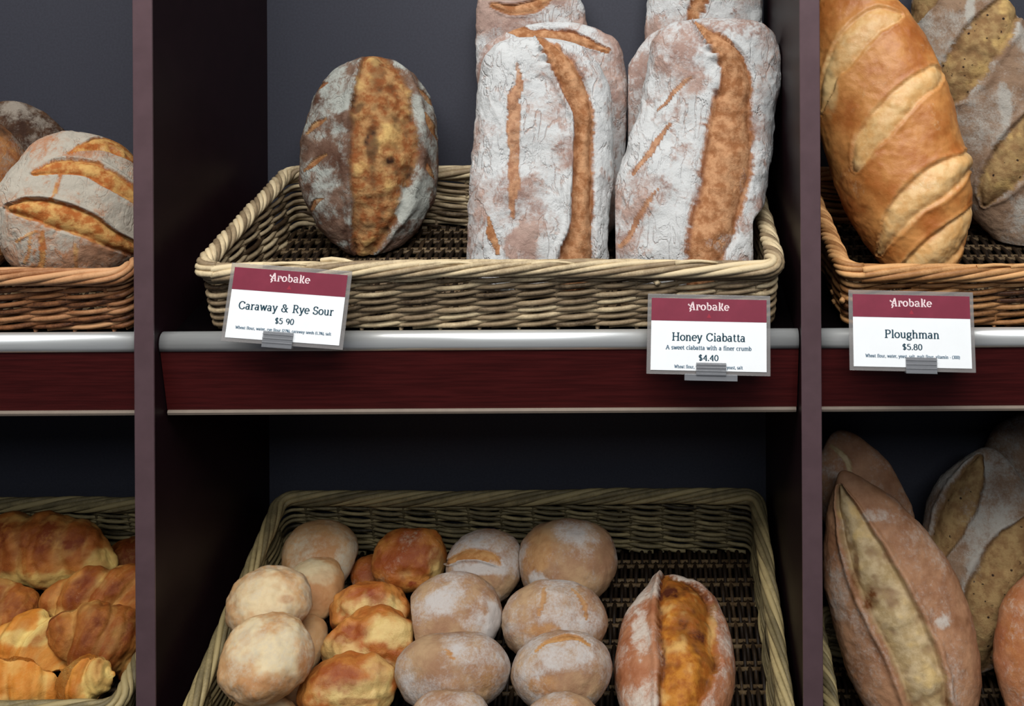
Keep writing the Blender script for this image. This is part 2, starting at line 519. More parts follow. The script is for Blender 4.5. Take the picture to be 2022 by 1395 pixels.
def basket(x_c, W, L, hf, hb, org, tilt, mat, label, seed, flare=0.006, front_pitch=0.30, side_pitch=0.08, pitch=0.0054, rk=1.0):
    rng = np.random.RandomState(seed)
    ct, st = math.cos(tilt), math.sin(tilt)

    def tw(q):   # local -> world
        q = np.asarray(q)
        return np.stack([x_c + q[..., 0], org[0] + q[..., 1] * ct - q[..., 2] * st, org[1] + q[..., 1] * st + q[..., 2] * ct], -1)

    root = empty('wicker_basket', tuple(tw([0, L / 2, 0])), label, 'basket', 'wicker bread baskets on the shelves')
    Wb = W - 2 * flare
    cr = 0.013
    BASKETS.append((x_c, Wb, L, hf, hb, org, ct, st))

    def path(s, r):
        """s in metres along base perimeter (starts front-left corner, runs right, back, left), r = height fraction"""
        s = np.asarray(s, float); r = np.broadcast_to(np.asarray(r, float), s.shape)
        a, b = Wb - 2 * cr, L - 2 * cr
        arc = cr * np.pi / 2
        per = 2 * a + 2 * b + 4 * arc
        u = np.mod(s, per)
        x = np.zeros_like(u); y = np.zeros_like(u); nx = np.zeros_like(u); ny = np.zeros_like(u)
        hx, hy = Wb / 2, L / 2
        segs = [(a, 'l', (-hx + cr, 0), (1, 0), (0, -1)), (arc, 'c', (hx - cr, cr), -np.pi / 2, None),
                (b, 'l', (hx, cr), (0, 1), (1, 0)), (arc, 'c', (hx - cr, L - cr), 0, None),
                (a, 'l', (hx - cr, L), (-1, 0), (0, 1)), (arc, 'c', (-hx + cr, L - cr), np.pi / 2, None),
                (b, 'l', (-hx, L - cr), (0, -1), (-1, 0)), (arc, 'c', (-hx + cr, cr), np.pi, None)]
        o = 0
        for ln, kind, p, d, nn in segs:
            m = (u >= o) & (u < o + ln + 1e-9)
            w = u - o
            if kind == 'l':
                x = np.where(m, p[0] + d[0] * w, x); y = np.where(m, p[1] + d[1] * w, y)
                nx = np.where(m, nn[0], nx); ny = np.where(m, nn[1], ny)
            else:
                an = d + w / cr
                x = np.where(m, p[0] + cr * np.cos(an), x); y = np.where(m, p[1] + cr * np.sin(an), y)
                nx = np.where(m, np.cos(an), nx); ny = np.where(m, np.sin(an), ny)
            o += ln
        h = hf + (hb - hf) * np.clip(y / L, 0, 1)
        pos = np.stack([x + nx * flare * r, y + ny * flare * r, r * h], -1)
        return pos, np.stack([nx, ny, np.zeros_like(nx)], -1), per

    _, _, per = path(np.array([0.0]), 0)
    sides = (Wb - 2 * cr, L - 2 * cr)
    nst = int(round(per / 0.048)); nst += nst % 2
    sp = per / nst
    hmean = (hf + hb) / 2
    nrow = int((hmean - 0.014) / pitch)
    wall = Tubes(6)
    for k in range(nst):                    # French randing: every rod starts at its own stake and climbs one row per stake
        s0 = k * sp
        ss = np.arange(s0 - 0.01, s0 + nrow * sp, 0.0045)
        fr = (ss - s0) / sp
        zf = fr * pitch + 0.0035 + 0.0007 * np.sin(ss * 31 + rng.rand() * 6) + rng.normal(0, 0.0005)
        zf = np.clip(zf, 0.002, hmean - 0.008)
        pos, nn, _ = path(ss, zf / hmean)
        off = 0.0030 * np.cos(np.pi * ss / sp + 0 * k) * (1 if k % 2 else -1) + 0.0005 * rng.randn()
        pos = pos + nn * off[:, None]
        r = rk * rng.uniform(0.0031, 0.0039) * (1.06 - 0.22 * fr / nrow)
        wall.add(tw(pos), r, np.clip(rng.normal(0.55, 0.24), 0.05, 1), ref=(0, -st, ct))
    for i in range(nst):
        s = (i + 0.5) * sp
        rr = np.linspace(0.0, 0.97, 5)
        pos, nn, _ = path(np.full(5, s), rr)
        wall.add(tw(pos), 0.0028, 0.35, ref=(1, 0.3, 0))
    for i in range(9):     # cut ends poking out
        s = rng.rand() * per; z = rng.uniform(0.15, 0.8)
        pos, nn, _ = path(np.array([s, s + 0.004]), z)
        pos = pos + nn * np.array([0.000, 0.0085])[:, None]
        wall.add(tw(pos), 0.0034, 0.8, ref=(0, 0, 1))
    wall.build('woven_wall', mat, root)
    # rim rope
    rim = Tubes(8)
    nstr = 7
    ss = np.arange(0, per + 0.004, 0.004)
    pos, nn, _ = path(ss, 1.0)
    sidef = np.abs(nn[:, 0])
    rate = 2 * np.pi * ((1 - sidef) / front_pitch + sidef / side_pitch)
    ph = np.concatenate([[0], np.cumsum(rate[1:] * np.diff(ss))])
    ph *= round(ph[-1] / (2 * np.pi) * nstr) / nstr * 2 * np.pi / ph[-1]
    sway = 0.0015 * np.sin(ss * 9 + seed)
    for i in range(nstr):
        a = ph + 2 * np.pi * i / nstr
        wob = 1 + 0.12 * np.sin(ss * 21 + i * 2.1)
        q = pos + nn * (0.0075 * wob * np.cos(a))[:, None]
        q[:, 2] += 0.0072 * np.sin(a) - 0.004 + sway
        tone = 0.72 + 0.22 * np.sin(ss * 11 + i * 1.9) + 0.1 * rng.randn()
        rim.add(tw(q), 0.0039 + 0.0006 * np.sin(ss * 13 + i * 1.3), np.clip(tone, 0.2, 1), ref=(0, -st, ct))
    for i in range(5):      # loose rod tips on the rim
        s = rng.uniform(0.05, sides[0]); j = np.linspace(0, 1, 6)
        p2, n2, _ = path(s + 0.05 * j, 1.0)
        p2 = p2 + n2 * 0.004; p2[:, 2] += 0.0045 + 0.003 * np.sin(j * 3)
        rim.add(tw(p2), 0.003 * (1 - 0.6 * j), 0.9, ref=(0, -st, ct))
    rim.build('braided_rim', mat, root)
    base = Tubes(5)
    spx = 0.032
    ys = np.arange(0.004, L - 0.002, 0.008)
    xs = np.arange(-Wb / 2 + 0.005, Wb / 2 - 0.003, 0.0072)
    for i, x in enumerate(xs):
        om = 0.0030 * np.cos(np.pi * (ys / spx) + np.pi * (i % 2)) + 0.0035
        q = np.stack([np.full_like(ys, x) + 0.0008 * rng.randn() + 0.0006 * np.sin(ys * 60 + i), ys, om], -1)
        base.add(tw(q), rng.uniform(0.0028, 0.0036), np.clip(rng.normal(0.04, 0.10), 0, 0.5), ref=(0, 0, 1))
    for y in np.arange(spx / 2, L, spx):
        for dy in (-0.004, 0.004):
            q = np.array([[-Wb / 2, y + dy, 0.0035], [0, y + dy, 0.0035], [Wb / 2, y + dy, 0.0035]])
            base.add(tw(q), 0.0032, 0.6, ref=(0, 0, 1))
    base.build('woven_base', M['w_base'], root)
    return root


WB = 0.7085 * 1.0
# centre baskets
XC = (P(380, 525, 0.02)[0] + P(1550, 520, 0.02)[0]) / 2
WW = P(1550, 520, 0.02)[0] - P(380, 525, 0.02)[0] - 0.018
bk_mid = basket(XC, WW, 0.2875, 0.085, 0.095, UP0, T_UP, M['w_grey'], 'pale bleached wicker basket on the middle upper shelf, holding the floured ciabattas', 11)
XL = (P(548, 990, 0.285)[0] + P(1505, 980, 0.285)[0]) / 2
splinter = Tubes(6)
_q = np.array([P(634, 514, 0.026), P(655, 512, 0.024), P(680, 515, 0.020), P(708, 523, 0.016), P(735, 528, 0.014)])
splinter.add(_q, np.array([0.0026, 0.0030, 0.0030, 0.0026, 0.0016]), 0.95, ref=(0, 0, 1))
splinter.build('loose_rod', M['w_grey'], bk_mid)
XL0, XL1 = P(540, 990, 0.285)[0], P(1508, 980, 0.285)[0]
XL = (XL0 + XL1) / 2
basket(XL, XL1 - XL0 - 0.018, 0.330, 0.090, 0.105, LO0, T_LO, M['w_low'], 'deep olive brown wicker basket of rolls on the middle lower shelf', 23, front_pitch=0.22, side_pitch=0.20, pitch=0.0047, rk=0.86)
xr = P(262, 540, 0.02)[0] - 0.009
basket(xr - WW / 2, WW, 0.2875, 0.078, 0.09, UP0, T_UP, M['w_red'], 'reddish wicker basket in the left upper bay holding the scored boule', 35)
xl = P(1652, 545, 0.02)[0] + 0.009
basket(xl + WW / 2, WW, 0.2875, 0.078, 0.09, UP0, T_UP, M['w_gold'], 'golden orange wicker basket in the right upper bay behind the Ploughman card', 47)
LL = 0.29
LO_L = (0.3235 - LL * math.cos(T_LO), -0.7167 - LL * math.sin(T_LO))
basket(P(262, 1350, 0.02)[0] - 0.02 - WW / 2, WW, LL, 0.086, 0.095, LO_L, T_LO, M['w_low'], 'wicker basket heaped with croissants in the left lower bay', 59, front_pitch=0.22, pitch=0.0047, rk=0.86)
basket(P(1632, 1350, 0.05)[0] + 0.017 + WW / 2, WW, LL, 0.085, 0.09, (-0.02, -0.945), T_LO, M['w_low'], 'wicker basket in the right lower bay under the pale pointed loaves', 61)


# ------------------------------------------------------------------ bread
def catmull(pts, u):
    pts = np.asarray(pts, float); n = len(pts)
    u = np.clip(u, 0, n - 1 - 1e-9); i = np.floor(u).astype(int); f = (u - i)[:, None]
    p = lambda k: pts[np.clip(k, 0, n - 1)]
    p0 = np.where((i == 0)[:, None], 2 * p(i) - p(i + 1), p(i - 1))
    p3 = np.where((i + 2 > n - 1)[:, None], 2 * p(i + 1) - p(i), p(i + 2))
    p1, p2 = p(i), p(i + 1)
    return 0.5 * ((2 * p1) + (-p0 + p2) * f + (2 * p0 - 5 * p1 + 4 * p2 - p3) * f ** 2 + (-p0 + 3 * p1 - 3 * p2 + p3) * f ** 3)


def polyline_ratio(px, py, pts):
    """min over segments of distance / local half width, and signed side"""
    best = np.full(px.shape, 1e9); side = np.zeros(px.shape)
    for (x0, y0, w0), (x1, y1, w1) in zip(pts[:-1], pts[1:]):
        dx, dy = x1 - x0, y1 - y0
        L2 = dx * dx + dy * dy + 1e-9
        t = np.clip(((px - x0) * dx + (py - y0) * dy) / L2, 0, 1)
        ex, ey = px - (x0 + dx * t), py - (y0 + dy * t)
        r = np.hypot(ex, ey) / (w0 + (w1 - w0) * t + 0.3)
        sd = np.sign(dx * ey - dy * ex)
        m = r < best
        best = np.where(m, r, best); side = np.where(m, sd, side)
    return best, side


def smooth_poly(pts, k=6):
    u = np.linspace(0, len(pts) - 1, (len(pts) - 1) * k + 1)
    c = catmull(pts, u)
    c[:, 2] = np.maximum(c[:, 2], 0.2)
    return [tuple(x) for x in c]


def settle(pos, keep=None):
    """bread gives a little where it rests: press it flat on the basket floor, walls, back panel and dividers"""
    c = pos.reshape(-1, 3).mean(0)
    pos = pos.copy()
    best = None
    for bk in BASKETS:
        x_c, Wb, L, hf, hb, org, ct, st = bk
        y, z = c[1] - org[0], c[2] - org[1]
        ly, lz = y * ct + z * st, -y * st + z * ct
        if abs(c[0] - x_c) < Wb / 2 + 0.05 and lz > -0.02 and lz < 0.45:
            if best is None or lz < best[0]: best = (lz, bk)
    if best:
        x_c, Wb, L, hf, hb, org, ct, st = best[1]
        y, z = pos[..., 1] - org[0], pos[..., 2] - org[1]
        ly, lz = y * ct + z * st, -y * st + z * ct
        lz = np.where(lz < 0.012, 0.0105 + 0.0015 * sstep(-0.03, 0.012, lz), lz)
        h = hf + (hb - hf) * np.clip(ly / L, 0, 1)
        near = 1 - sstep(0.012, 0.030, lz - h)          # only beside the wall and rim
        ly2 = np.clip(ly, 0.0155, L - 0.0155)
        ly = ly + (ly2 - ly) * near
        lx = pos[..., 0] - x_c
        lx2 = np.clip(lx, -Wb / 2 + 0.0155, Wb / 2 - 0.0155)
        pos[..., 0] = x_c + lx + (lx2 - lx) * near
        pos[..., 1] = org[0] + ly * ct - lz * st
        pos[..., 2] = org[1] + ly * st + lz * ct
    pos[..., 1] = np.minimum(pos[..., 1], YB - 0.001)
    for a, b in BAYS:
        if a < c[0] < b:
            pos[..., 0] = np.clip(pos[..., 0], a + 0.001, b - 0.001)
    if keep:                                            # (world point, direction) planes where two loaves press together
        for p, d in keep:
            p = np.asarray(p, float); d = np.asarray(d, float) / np.linalg.norm(d)
            e = (pos - p) @ d
            pos = pos - np.maximum(e, 0)[..., None] * d
    return pos


LOAVES = []
_g = np.arange(90) + 0.5
_ph = np.arccos(1 - 2 * _g / 90); _th = np.pi * (1 + 5 ** 0.5) * _g
DIRS = np.stack([np.cos(_th) * np.sin(_ph), np.sin(_th) * np.sin(_ph), np.cos(_ph)], 1)


def apart(pos):
    """soft bread touching its neighbour is pressed flat where they meet"""
    for old in LOAVES:
        v = pos.reshape(-1, 3)
        lo, hi = v.min(0), v.max(0)
        if (old.min(0) > hi).any() or (old.max(0) < lo).any():
            continue
        cd = v.mean(0) - old.mean(0); cd /= np.linalg.norm(cd)
        D = np.vstack([DIRS, cd])
        so = (old @ D.T).max(0); sn = (v[::5] @ D.T).min(0)
        dep = so - sn + 0.0012
        vd = np.array([0, CAMY, 0.0]) - v.mean(0); vd /= np.linalg.norm(vd)
        if dep.min() <= 0: continue
        k = int(np.argmin(dep * (1.75 - np.abs(D @ vd))))
        if dep[k] <= 0 or dep[k] > 0.06:
            continue
        d = D[k]
        e = (so[k] + 0.0012) - pos @ d
        pos = pos + np.maximum(e, 0)[..., None] * d
    return pos


def loaf(name, label, cat, mat, stations, tf=0.6, tb=0.5, cap=2.6, ex=2.3, n=150, m=170, scores=(), flour=(0.4, 30, 0.5),
         blobs=(), lump=(0.004, 14), wrinkle=0.0, seed=1, group=None, N0=None, pale_rim=0.0, dark_top=0.0, ridge=None, center=None,
         keep=None):
    st = np.array(stations, float)
    Cs = np.array([P(a, b, d) for a, b, c, d in st])
    hw = st[:, 2] * (st[:, 3] - CAMY) / F
    k = np.linspace(-1, 1, n)
    s = np.sin(np.pi / 2 * k) * 0.65 + k * 0.35
    s = s / s[-1]
    # arc-length parameter
    fine = np.linspace(0, len(Cs) - 1, 400)
    cf = catmull(Cs, fine)
    al = np.concatenate([[0], np.cumsum(np.linalg.norm(np.diff(cf, axis=0), axis=1))])
    u = np.interp((s + 1) / 2 * al[-1], al, fine)
    C = catmull(Cs, u)
    w = catmull(np.stack([hw, hw, hw], 1), u)[:, 0]
    g = np.sqrt(np.clip(1 - np.abs(s) ** cap, 0, 1))
    g[0] = g[-1] = 0.004
    w = np.maximum(w, 0.001) * g
    T = np.gradient(cf, axis=0); T = np.stack([np.interp(u, fine, T[:, i]) for i in range(3)], 1)
    T /= np.linalg.norm(T, axis=1)[:, None]
    mid = C[n // 2]
    if N0 is None:
        N0 = np.array([0, CAMY, 0.0]) - mid
    N0 = np.asarray(N0, float); N0 = N0 / np.linalg.norm(N0)
    N = N0 - (T @ N0)[:, None] * T; N /= np.linalg.norm(N, axis=1)[:, None]
    S = np.cross(N, T)
    th = np.arange(m) * 2 * np.pi / m
    sgn = lambda a, e: np.sign(a) * np.abs(a) ** (2 / e)
    cth, sth = sgn(np.cos(th), ex), sgn(np.sin(th), ex)
    thick = np.where(np.cos(th) > 0, tf, tb)
    pos = C[:, None] + w[:, None, None] * (N[:, None] * (cth * thick)[None, :, None] + S[:, None] * sth[None, :, None])
    # normals
    du = np.gradient(pos, axis=0)
    dv = np.roll(pos, -1, 1) - np.roll(pos, 1, 1)
    nr = np.cross(dv, du)
    nr /= np.linalg.norm(nr, axis=2)[..., None] + 1e-12
    out = pos - C[:, None]
    flip = np.sign((nr * out).sum(2).mean())
    nr = nr * flip
    nr[0] = -T[0]; nr[-1] = T[-1]
    ppx, ppy = project(pos)
    vdir = np.array([0, CAMY, 0.0]) - pos
    vdir /= np.linalg.norm(vdir, axis=2)[..., None]
    front = (nr * vdir).sum(2)
    fm = sstep(-0.15, 0.05, front)
    q = pos - C.mean(0)
    disp = lump[0] * fbm(q, lump[1], seed, 3)
    disp += 0.0006 * fbm(q, 120, seed + 3, 3)
    R = np.zeros(disp.shape); B = np.zeros(disp.shape); A = np.zeros(disp.shape)
    g0, gf, gk = flour
    G = g0 + gk * fbm(q, gf, seed + 7, 4)
    # fade the dust on the sides/bottom a bit
    G = G - 0.25 * (1 - sstep(-0.6, 0.2, (nr @ N0)))
    if wrinkle:
        rg = ridged(q * np.array([1.3, 1, 0.8]), 45, seed + 9)
        disp += wrinkle * (rg - 0.3)
        G = G - 0.35 * sstep(0.55, 0.9, rg) + 0.1
    if pale_rim:
        A += pale_rim * sstep(0.75, 0.1, (nr @ N0)) * (0.7 + 0.5 * fbm(q, 30, seed + 5, 2))
    if dark_top:
        B += dark_top * sstep(0.6, 0.95, (nr @ N0))
    if ridge:
        cnt, slant, amp = ridge[:3]
        ph = (s[:, None] + 1) / 2 * cnt + slant * sth[None, :] + 0.12 * fbm(q, 22, seed + 4, 2)
        tt = ph - np.floor(ph)
        prof = np.where(tt < 0.85, np.sin(tt / 0.85 * np.pi) ** 0.7, 0) * 1.0
        disp += amp * (prof - 0.4)
        st_ = sstep(0.22, 0.02, np.abs(tt - 0.92))
        p3 = ph * 3.3 + 0.5 * fbm(q, 30, seed + 31, 2)
        disp += 0.0011 * np.abs(np.sin(p3 * np.pi)) + 0.0018 * fbm(q, 55, seed + 32, 3)
        B += 0.30 * sstep(0.0, 0.8, fbm(q, 38, seed + 33, 3))
        A += 0.35 * sstep(0.1, 0.8, fbm(q, 42, seed + 34, 3)) + 0.15 * sstep(0.3, 0.0, np.abs(np.sin(p3 * np.pi)))
        A += 0.22 * st_
        B += 0.5 * sstep(0.25, 0.5, tt) * sstep(0.85, 0.6, tt) * sstep(0.2, 0.8, (nr @ N0)) * (0.6 + 0.6 * fbm(q, 25, seed + 6, 2))
    mpp = (C[:, 1].mean() - CAMY) / F     # metres per px
    jn = 0.55 * fbm(q, 70, seed + 13, 3) + 0.55 * fbm(q, 210, seed + 15, 2); jl = fbm(q, 35, seed + 14, 2)
    for sc_ in scores:
        pts = smooth_poly(sc_['p'])
        rr, side = polyline_ratio(ppx + 3 * jl, ppy + 3 * jl, pts)
        rs = rr + 0.05 * jl
        rr = rr + sc_.get('jit', 0.10) * jn
        sf = sc_.get('soft', 0.08)
        mk = sstep(0.98 + sf, 0.98 - sf, rr) * fm
        hwm = np.max([p_[2] for p_ in pts]) * mpp
        d = sc_.get('depth', 0.22) * hwm
        prof = -np.clip(rr, 0, 1) ** 3
        ms = sstep(1.06, 0.88, rs) * fm
        disp += ms * (sc_.get('bulge', 0.5) * hwm * (1 - np.clip(rs, 0, 1) ** 2) - d * (0.35 + 0.65 * np.clip(rs, 0, 1) ** 2))
        lip = np.exp(-((rs - 1.14) / 0.15) ** 2) * fm
        sd = sc_.get('side', 0)
        if sd: lip = lip * (side == sd)
        disp += sc_.get('lip', 0.12) * hwm * lip
        edge = np.exp(-((rr - 0.93) / 0.10) ** 2) * fm
        if sd: edge = edge * np.where(side == sd, 1.0, 0.3)
        B += sc_.get('dark', 0.6) * edge
        R = np.maximum(R, mk * sc_.get('val', 1.0))
        G = G * (1 - mk * sc_.get('clean', 1.0)) + sc_.get('lipflour', 0.16) * lip * (0.6 + 0.9 * jl)
        disp += mk * 0.0010 * fbm(q, 60, seed + 19, 3)
        if sc_.get('rough'):
            lm = fbm(q, 55, seed + 21, 3)
            disp += mk * sc_['rough'] * lm
            B += mk * 0.6 * sstep(0.1, 0.9, -lm)
            A += mk * 0.5 * sstep(0.2, 0.9, lm)
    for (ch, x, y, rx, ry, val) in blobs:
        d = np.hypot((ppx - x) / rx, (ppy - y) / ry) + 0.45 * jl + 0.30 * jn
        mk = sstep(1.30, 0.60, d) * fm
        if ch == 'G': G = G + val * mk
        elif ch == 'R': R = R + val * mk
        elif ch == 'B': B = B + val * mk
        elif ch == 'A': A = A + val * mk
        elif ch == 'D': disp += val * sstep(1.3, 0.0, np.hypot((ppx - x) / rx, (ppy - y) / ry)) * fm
    pos = pos + nr * disp[..., None] * sstep(0, 0.12, 1 - np.abs(s))[:, None, None] ** 0.5
    pos = settle(apart(pos), keep)
    LOAVES.append(pos.reshape(-1, 3)[::7].copy())
    mask = np.clip(np.stack([R, G, B, A], -1), 0, 1).reshape(-1, 4)
    verts = pos.reshape(-1, 3)
    i = np.arange(n - 1)[:, None] * m; j = np.arange(m)[None]; j2 = (j + 1) % m
    f = np.stack([i + j, i + j2, i + m + j2, i + m + j], -1).reshape(-1, 4)
    if flip > 0: f = f[:, ::-1]
    org = pos.reshape(-1, 3)[np.argmin(verts[:, 2])].copy()
    org[:2] = verts.mean(0)[:2]
    o = mesh_obj(name, verts, f, mat, origin=org, attrs={'mask': mask})
    return tag(o, label, cat, group)


# ---------------- upper middle bay
G_CI = 'floured ciabatta loaves standing in the middle upper basket'
loaf('rye_loaf', 'oval rye loaf with a wide brown split, leaning alone at the left of its basket', 'bread', M['rye'],
     [(738, 111, 116, 0.262), (736, 200, 126, 0.258), (735, 300, 131, 0.25), (733, 400, 130, 0.238), (724, 511, 108, 0.222)],
     tf=0.55, tb=0.50, cap=2.6, ex=2.15, n=230, m=230, flour=(0.34, 48, 0.65), lump=(0.004, 18), seed=3,
     scores=[dict(p=[(735, 116, 14), (750, 160, 42), (757, 230, 64), (757, 320, 66), (745, 400, 50), (726, 470, 30), (715, 505, 12)],
                  bulge=0.10, depth=0.12, lip=0.10, dark=0.35, rough=0.0028, jit=0.05)]
            + [dict(p=[(a, b, 2), ((a + c) / 2 - 3, (b + d) / 2 - 3, 6.5), (c, d, 2)], dark=0.9, depth=0.5, bulge=0, val=0.8)
               for a, b, c, d in [(646, 163, 612, 192), (640, 232, 608, 264), (645, 305, 606, 338), (640, 393, 610, 414),
                                  (822, 178, 856, 210), (836, 225, 866, 276), (846, 325, 858, 350)]],
     blobs=[('G', 815, 400, 30, 35, 0.9), ('G', 650, 400, 40, 60, 0.25), ('G', 640, 170, 45, 50, 0.25), ('G', 830, 200, 25, 60, 0.25),
            ('B', 735, 300, 10, 60, 0.7), ('B', 770, 316, 10, 8, 1.0), ('B', 745, 150, 14, 45, 0.4), ('G', 655, 470, 50, 30, -0.4),
            ('A', 785, 260, 25, 40, 0.4), ('G', 680, 480, 20, 10, .5)])

loaf('ciabatta_loaf', 'floured ciabatta with two long vertical splits, front and left of the pair above the rim', 'bread', M['ciabatta'],
     [(1078, 76, 110, 0.175), (1072, 160, 128, 0.165), (1071, 300, 137, 0.145), (1067, 420, 139, 0.122), (1066, 592, 136, 0.098)],
     tf=0.50, tb=0.38, cap=11, ex=3.0, n=260, m=230, flour=(0.80, 24, 0.55), lump=(0.005, 16), wrinkle=0.0012, seed=5, group=G_CI,
     scores=[dict(p=[(1068, 82, 8), (1100, 110, 20), (1130, 165, 24), (1152, 225, 21), (1152, 300, 21), (1150, 400, 23), (1146, 460, 25), (1135, 540, 40), (1130, 590, 40)],
                  bulge=0.25, depth=0.45, lip=0.35, side=1, dark=0.75, jit=0.10),
             dict(p=[(1020, 128, 4), (1024, 165, 9), (1014, 200, 13), (1013, 280, 12), (1015, 340, 11), (1013, 400, 7), (1016, 430, 4)],
                  bulge=0.1, depth=0.35, lip=0.25, dark=0.25, jit=0.2, val=0.8),
             dict(p=[(966, 430, 2), (973, 465, 7), (982, 498, 5)], bulge=0, depth=0.4, dark=0.2, jit=0.2)],
     blobs=[('G', 1035, 480, 40, 40, -0.6), ('G', 1045, 200, 25, 25, -0.45), ('G', 960, 240, 20, 50, -0.2), ('G', 1060, 320, 50, 80, 0.2),
            ('G', 1000, 110, 50, 40, 0.3), ('G', 1060, 380, 30, 30, -0.35)])
loaf('ciabatta_loaf', 'floured ciabatta leaning right with one broad wavy orange split, nearest the right divider', 'bread', M['ciabatta'],
     [(1408, 38, 118, 0.185), (1408, 130, 131, 0.172), (1392, 240, 133, 0.158), (1368, 360, 145, 0.138), (1348, 460, 147, 0.12), (1340, 592, 140, 0.098)],
     tf=0.50, tb=0.38, cap=11, ex=3.0, n=260, m=230, flour=(0.74, 24, 0.6), lump=(0.005, 16), wrinkle=0.0014, seed=8, group=G_CI,
     scores=[dict(p=[(1372, 44, 5), (1412, 80, 16), (1445, 120, 26), (1455, 175, 35), (1442, 230, 43), (1440, 300, 50), (1430, 370, 50), (1410, 440, 48), (1395, 500, 38), (1388, 590, 30)],
                  bulge=0.2, depth=0.35, lip=0.28, side=1, dark=0.8, jit=0.10),
             dict(p=[(1362, 150, 2), (1335, 180, 4), (1300, 218, 2)], bulge=0, depth=0.4, dark=0.3, jit=0.3, val=.8),
             dict(p=[(1322, 245, 3), (1290, 290, 6), (1252, 345, 3)], bulge=0, depth=0.4, dark=0.5, jit=0.2, val=.8),
             dict(p=[(1300, 375, 2), (1275, 410, 6), (1228, 486, 6)], bulge=0, depth=0.4, dark=0.3, jit=0.3, val=.8)],
     blobs=[('G', 1330, 110, 40, 40, -0.3), ('G', 1500, 300, 25, 80, -0.25), ('G', 1480, 360, 25, 30, 0.3), ('G', 1430, 480, 30, 20, .4),
            ('G', 1300, 350, 50, 90, -0.2), ('G', 1250, 440, 30, 60, -0.2), ('G', 1320, 330, 40, 14, .4)])
loaf('ciabatta_loaf', 'wide floured ciabatta standing behind the two-split one, its shoulder crease showing', 'bread', M['ciabatta'],
     [(1085, 44, 136, 0.248), (1090, 120, 146, 0.242), (1092, 250, 146, 0.232), (1085, 400, 140, 0.216), (1080, 505, 135, 0.206)],
     tf=0.30, tb=0.28, cap=7, ex=2.7, n=200, m=200, flour=(0.40, 24, 0.7), lump=(0.005, 16), wrinkle=0.0014, seed=12, group=G_CI,
     scores=[dict(p=[(1000, 58, 5), (1060, 66, 13), (1130, 72, 12), (1200, 100, 5)], bulge=0.2, depth=0.5, lip=0.3, dark=0.9)])
loaf('ciabatta_loaf', 'floured ciabatta at the very back left, its brown split crown above the others', 'bread', M['ciabatta'],
     [(1050, -60, 90, 0.303), (1050, -10, 105, 0.303), (1050, 60, 110, 0.303), (1055, 200, 105, 0.30)],
     tf=0.26, tb=0.26, cap=4, ex=2.6, n=120, m=140, flour=(0.40, 24, 0.7), lump=(0.004, 16), wrinkle=0.0014, seed=14, group=G_CI,
     scores=[dict(p=[(970, 8, 6), (1020, 20, 13), (1075, 0, 12), (1090, -40, 8)], bulge=0.2, depth=0.5, lip=0.3, dark=0.7)])
loaf('ciabatta_loaf', 'shaded ciabatta squeezed between the two front ciabattas and the back panel', 'bread', M['ciabatta'],
     [(1350, 48, 100, 0.238), (1345, 130, 105, 0.232), (1340, 280, 105, 0.222), (1335, 420, 100, 0.208), (1330, 500, 95, 0.20)],
     tf=0.22, tb=0.28, cap=5, ex=2.6, n=120, m=140, flour=(0.35, 24, 0.6), lump=(0.004, 16), wrinkle=0.0014, seed=15, group=G_CI)
loaf('ciabatta_loaf', 'floured ciabatta at the very back right, cut off by the top of the picture', 'bread', M['ciabatta'],
     [(1388, -120, 105, 0.292), (1388, -50, 116, 0.29), (1388, 30, 116, 0.288), (1388, 200, 110, 0.284), (1388, 300, 100, 0.282)],
     tf=0.30, tb=0.35, cap=4, ex=2.6, n=140, m=160, flour=(0.55, 24, 0.6), lump=(0.004, 16), wrinkle=0.0016, seed=17, group=G_CI,
     scores=[dict(p=[(1395, -60, 8), (1388, -10, 14), (1372, 28, 16), (1372, 50, 8)], bulge=0.2, depth=0.5, lip=0.3, dark=0.9)])

# ---------------- upper left bay
loaf('boule_loaf', 'round floured boule with three long brown slashes, sitting in the reddish basket', 'bread', M['boule'],
     [(222, 277, 130, 0.185), (192, 330, 146, 0.172), (172, 420, 157, 0.150), (158, 500, 150, 0.130), (158, 560, 130, 0.118)],
     tf=0.62, tb=0.45, cap=2.6, ex=2.2, n=230, m=230, flour=(0.72, 22, 0.5), lump=(0.004, 15), wrinkle=0.0010, seed=21,
     scores=[dict(p=[(22, 412, 10), (70, 415, 24), (125, 430, 28), (180, 450, 25), (225, 475, 18), (290, 498, 12)], bulge=0.25, depth=0.4, lip=0.25, side=-1, dark=0.6),
             dict(p=[(66, 342, 5), (110, 328, 14), (170, 332, 17), (215, 355, 18), (290, 400, 14)], bulge=0.25, depth=0.4, lip=0.25, side=-1, dark=0.6),
             dict(p=[(135, 300, 3), (165, 288, 8), (205, 283, 13), (280, 320, 12)], bulge=0.2, depth=0.4, lip=0.2, dark=0.7),
             dict(p=[(82, 460, 5), (84, 500, 6), (82, 545, 7)], bulge=0, depth=0.2, dark=0.2, val=0.8, clean=.7),
             dict(p=[(120, 345, 4), (110, 370, 4), (100, 395, 3)], bulge=0, depth=0.1, dark=0.1, val=0.7, clean=.7),
             dict(p=[(70, 458, 3), (30, 478, 3)], bulge=0, depth=0.1, dark=0.1, val=0.7, clean=.6),
             dict(p=[(148, 485, 3), (152, 535, 4)], bulge=0, depth=0.1, dark=0.1, val=0.6, clean=.6),
             dict(p=[(60, 470, 3), (52, 520, 4)], bulge=0, depth=0.1, dark=0.1, val=0.6, clean=.6)],
     blobs=[('G', 45, 535, 60, 16, -0.9), ('R', 45, 537, 50, 12, 0.5), ('G', 200, 510, 60, 25, -0.3), ('G', 230, 320, 40, 40, 0.2)])
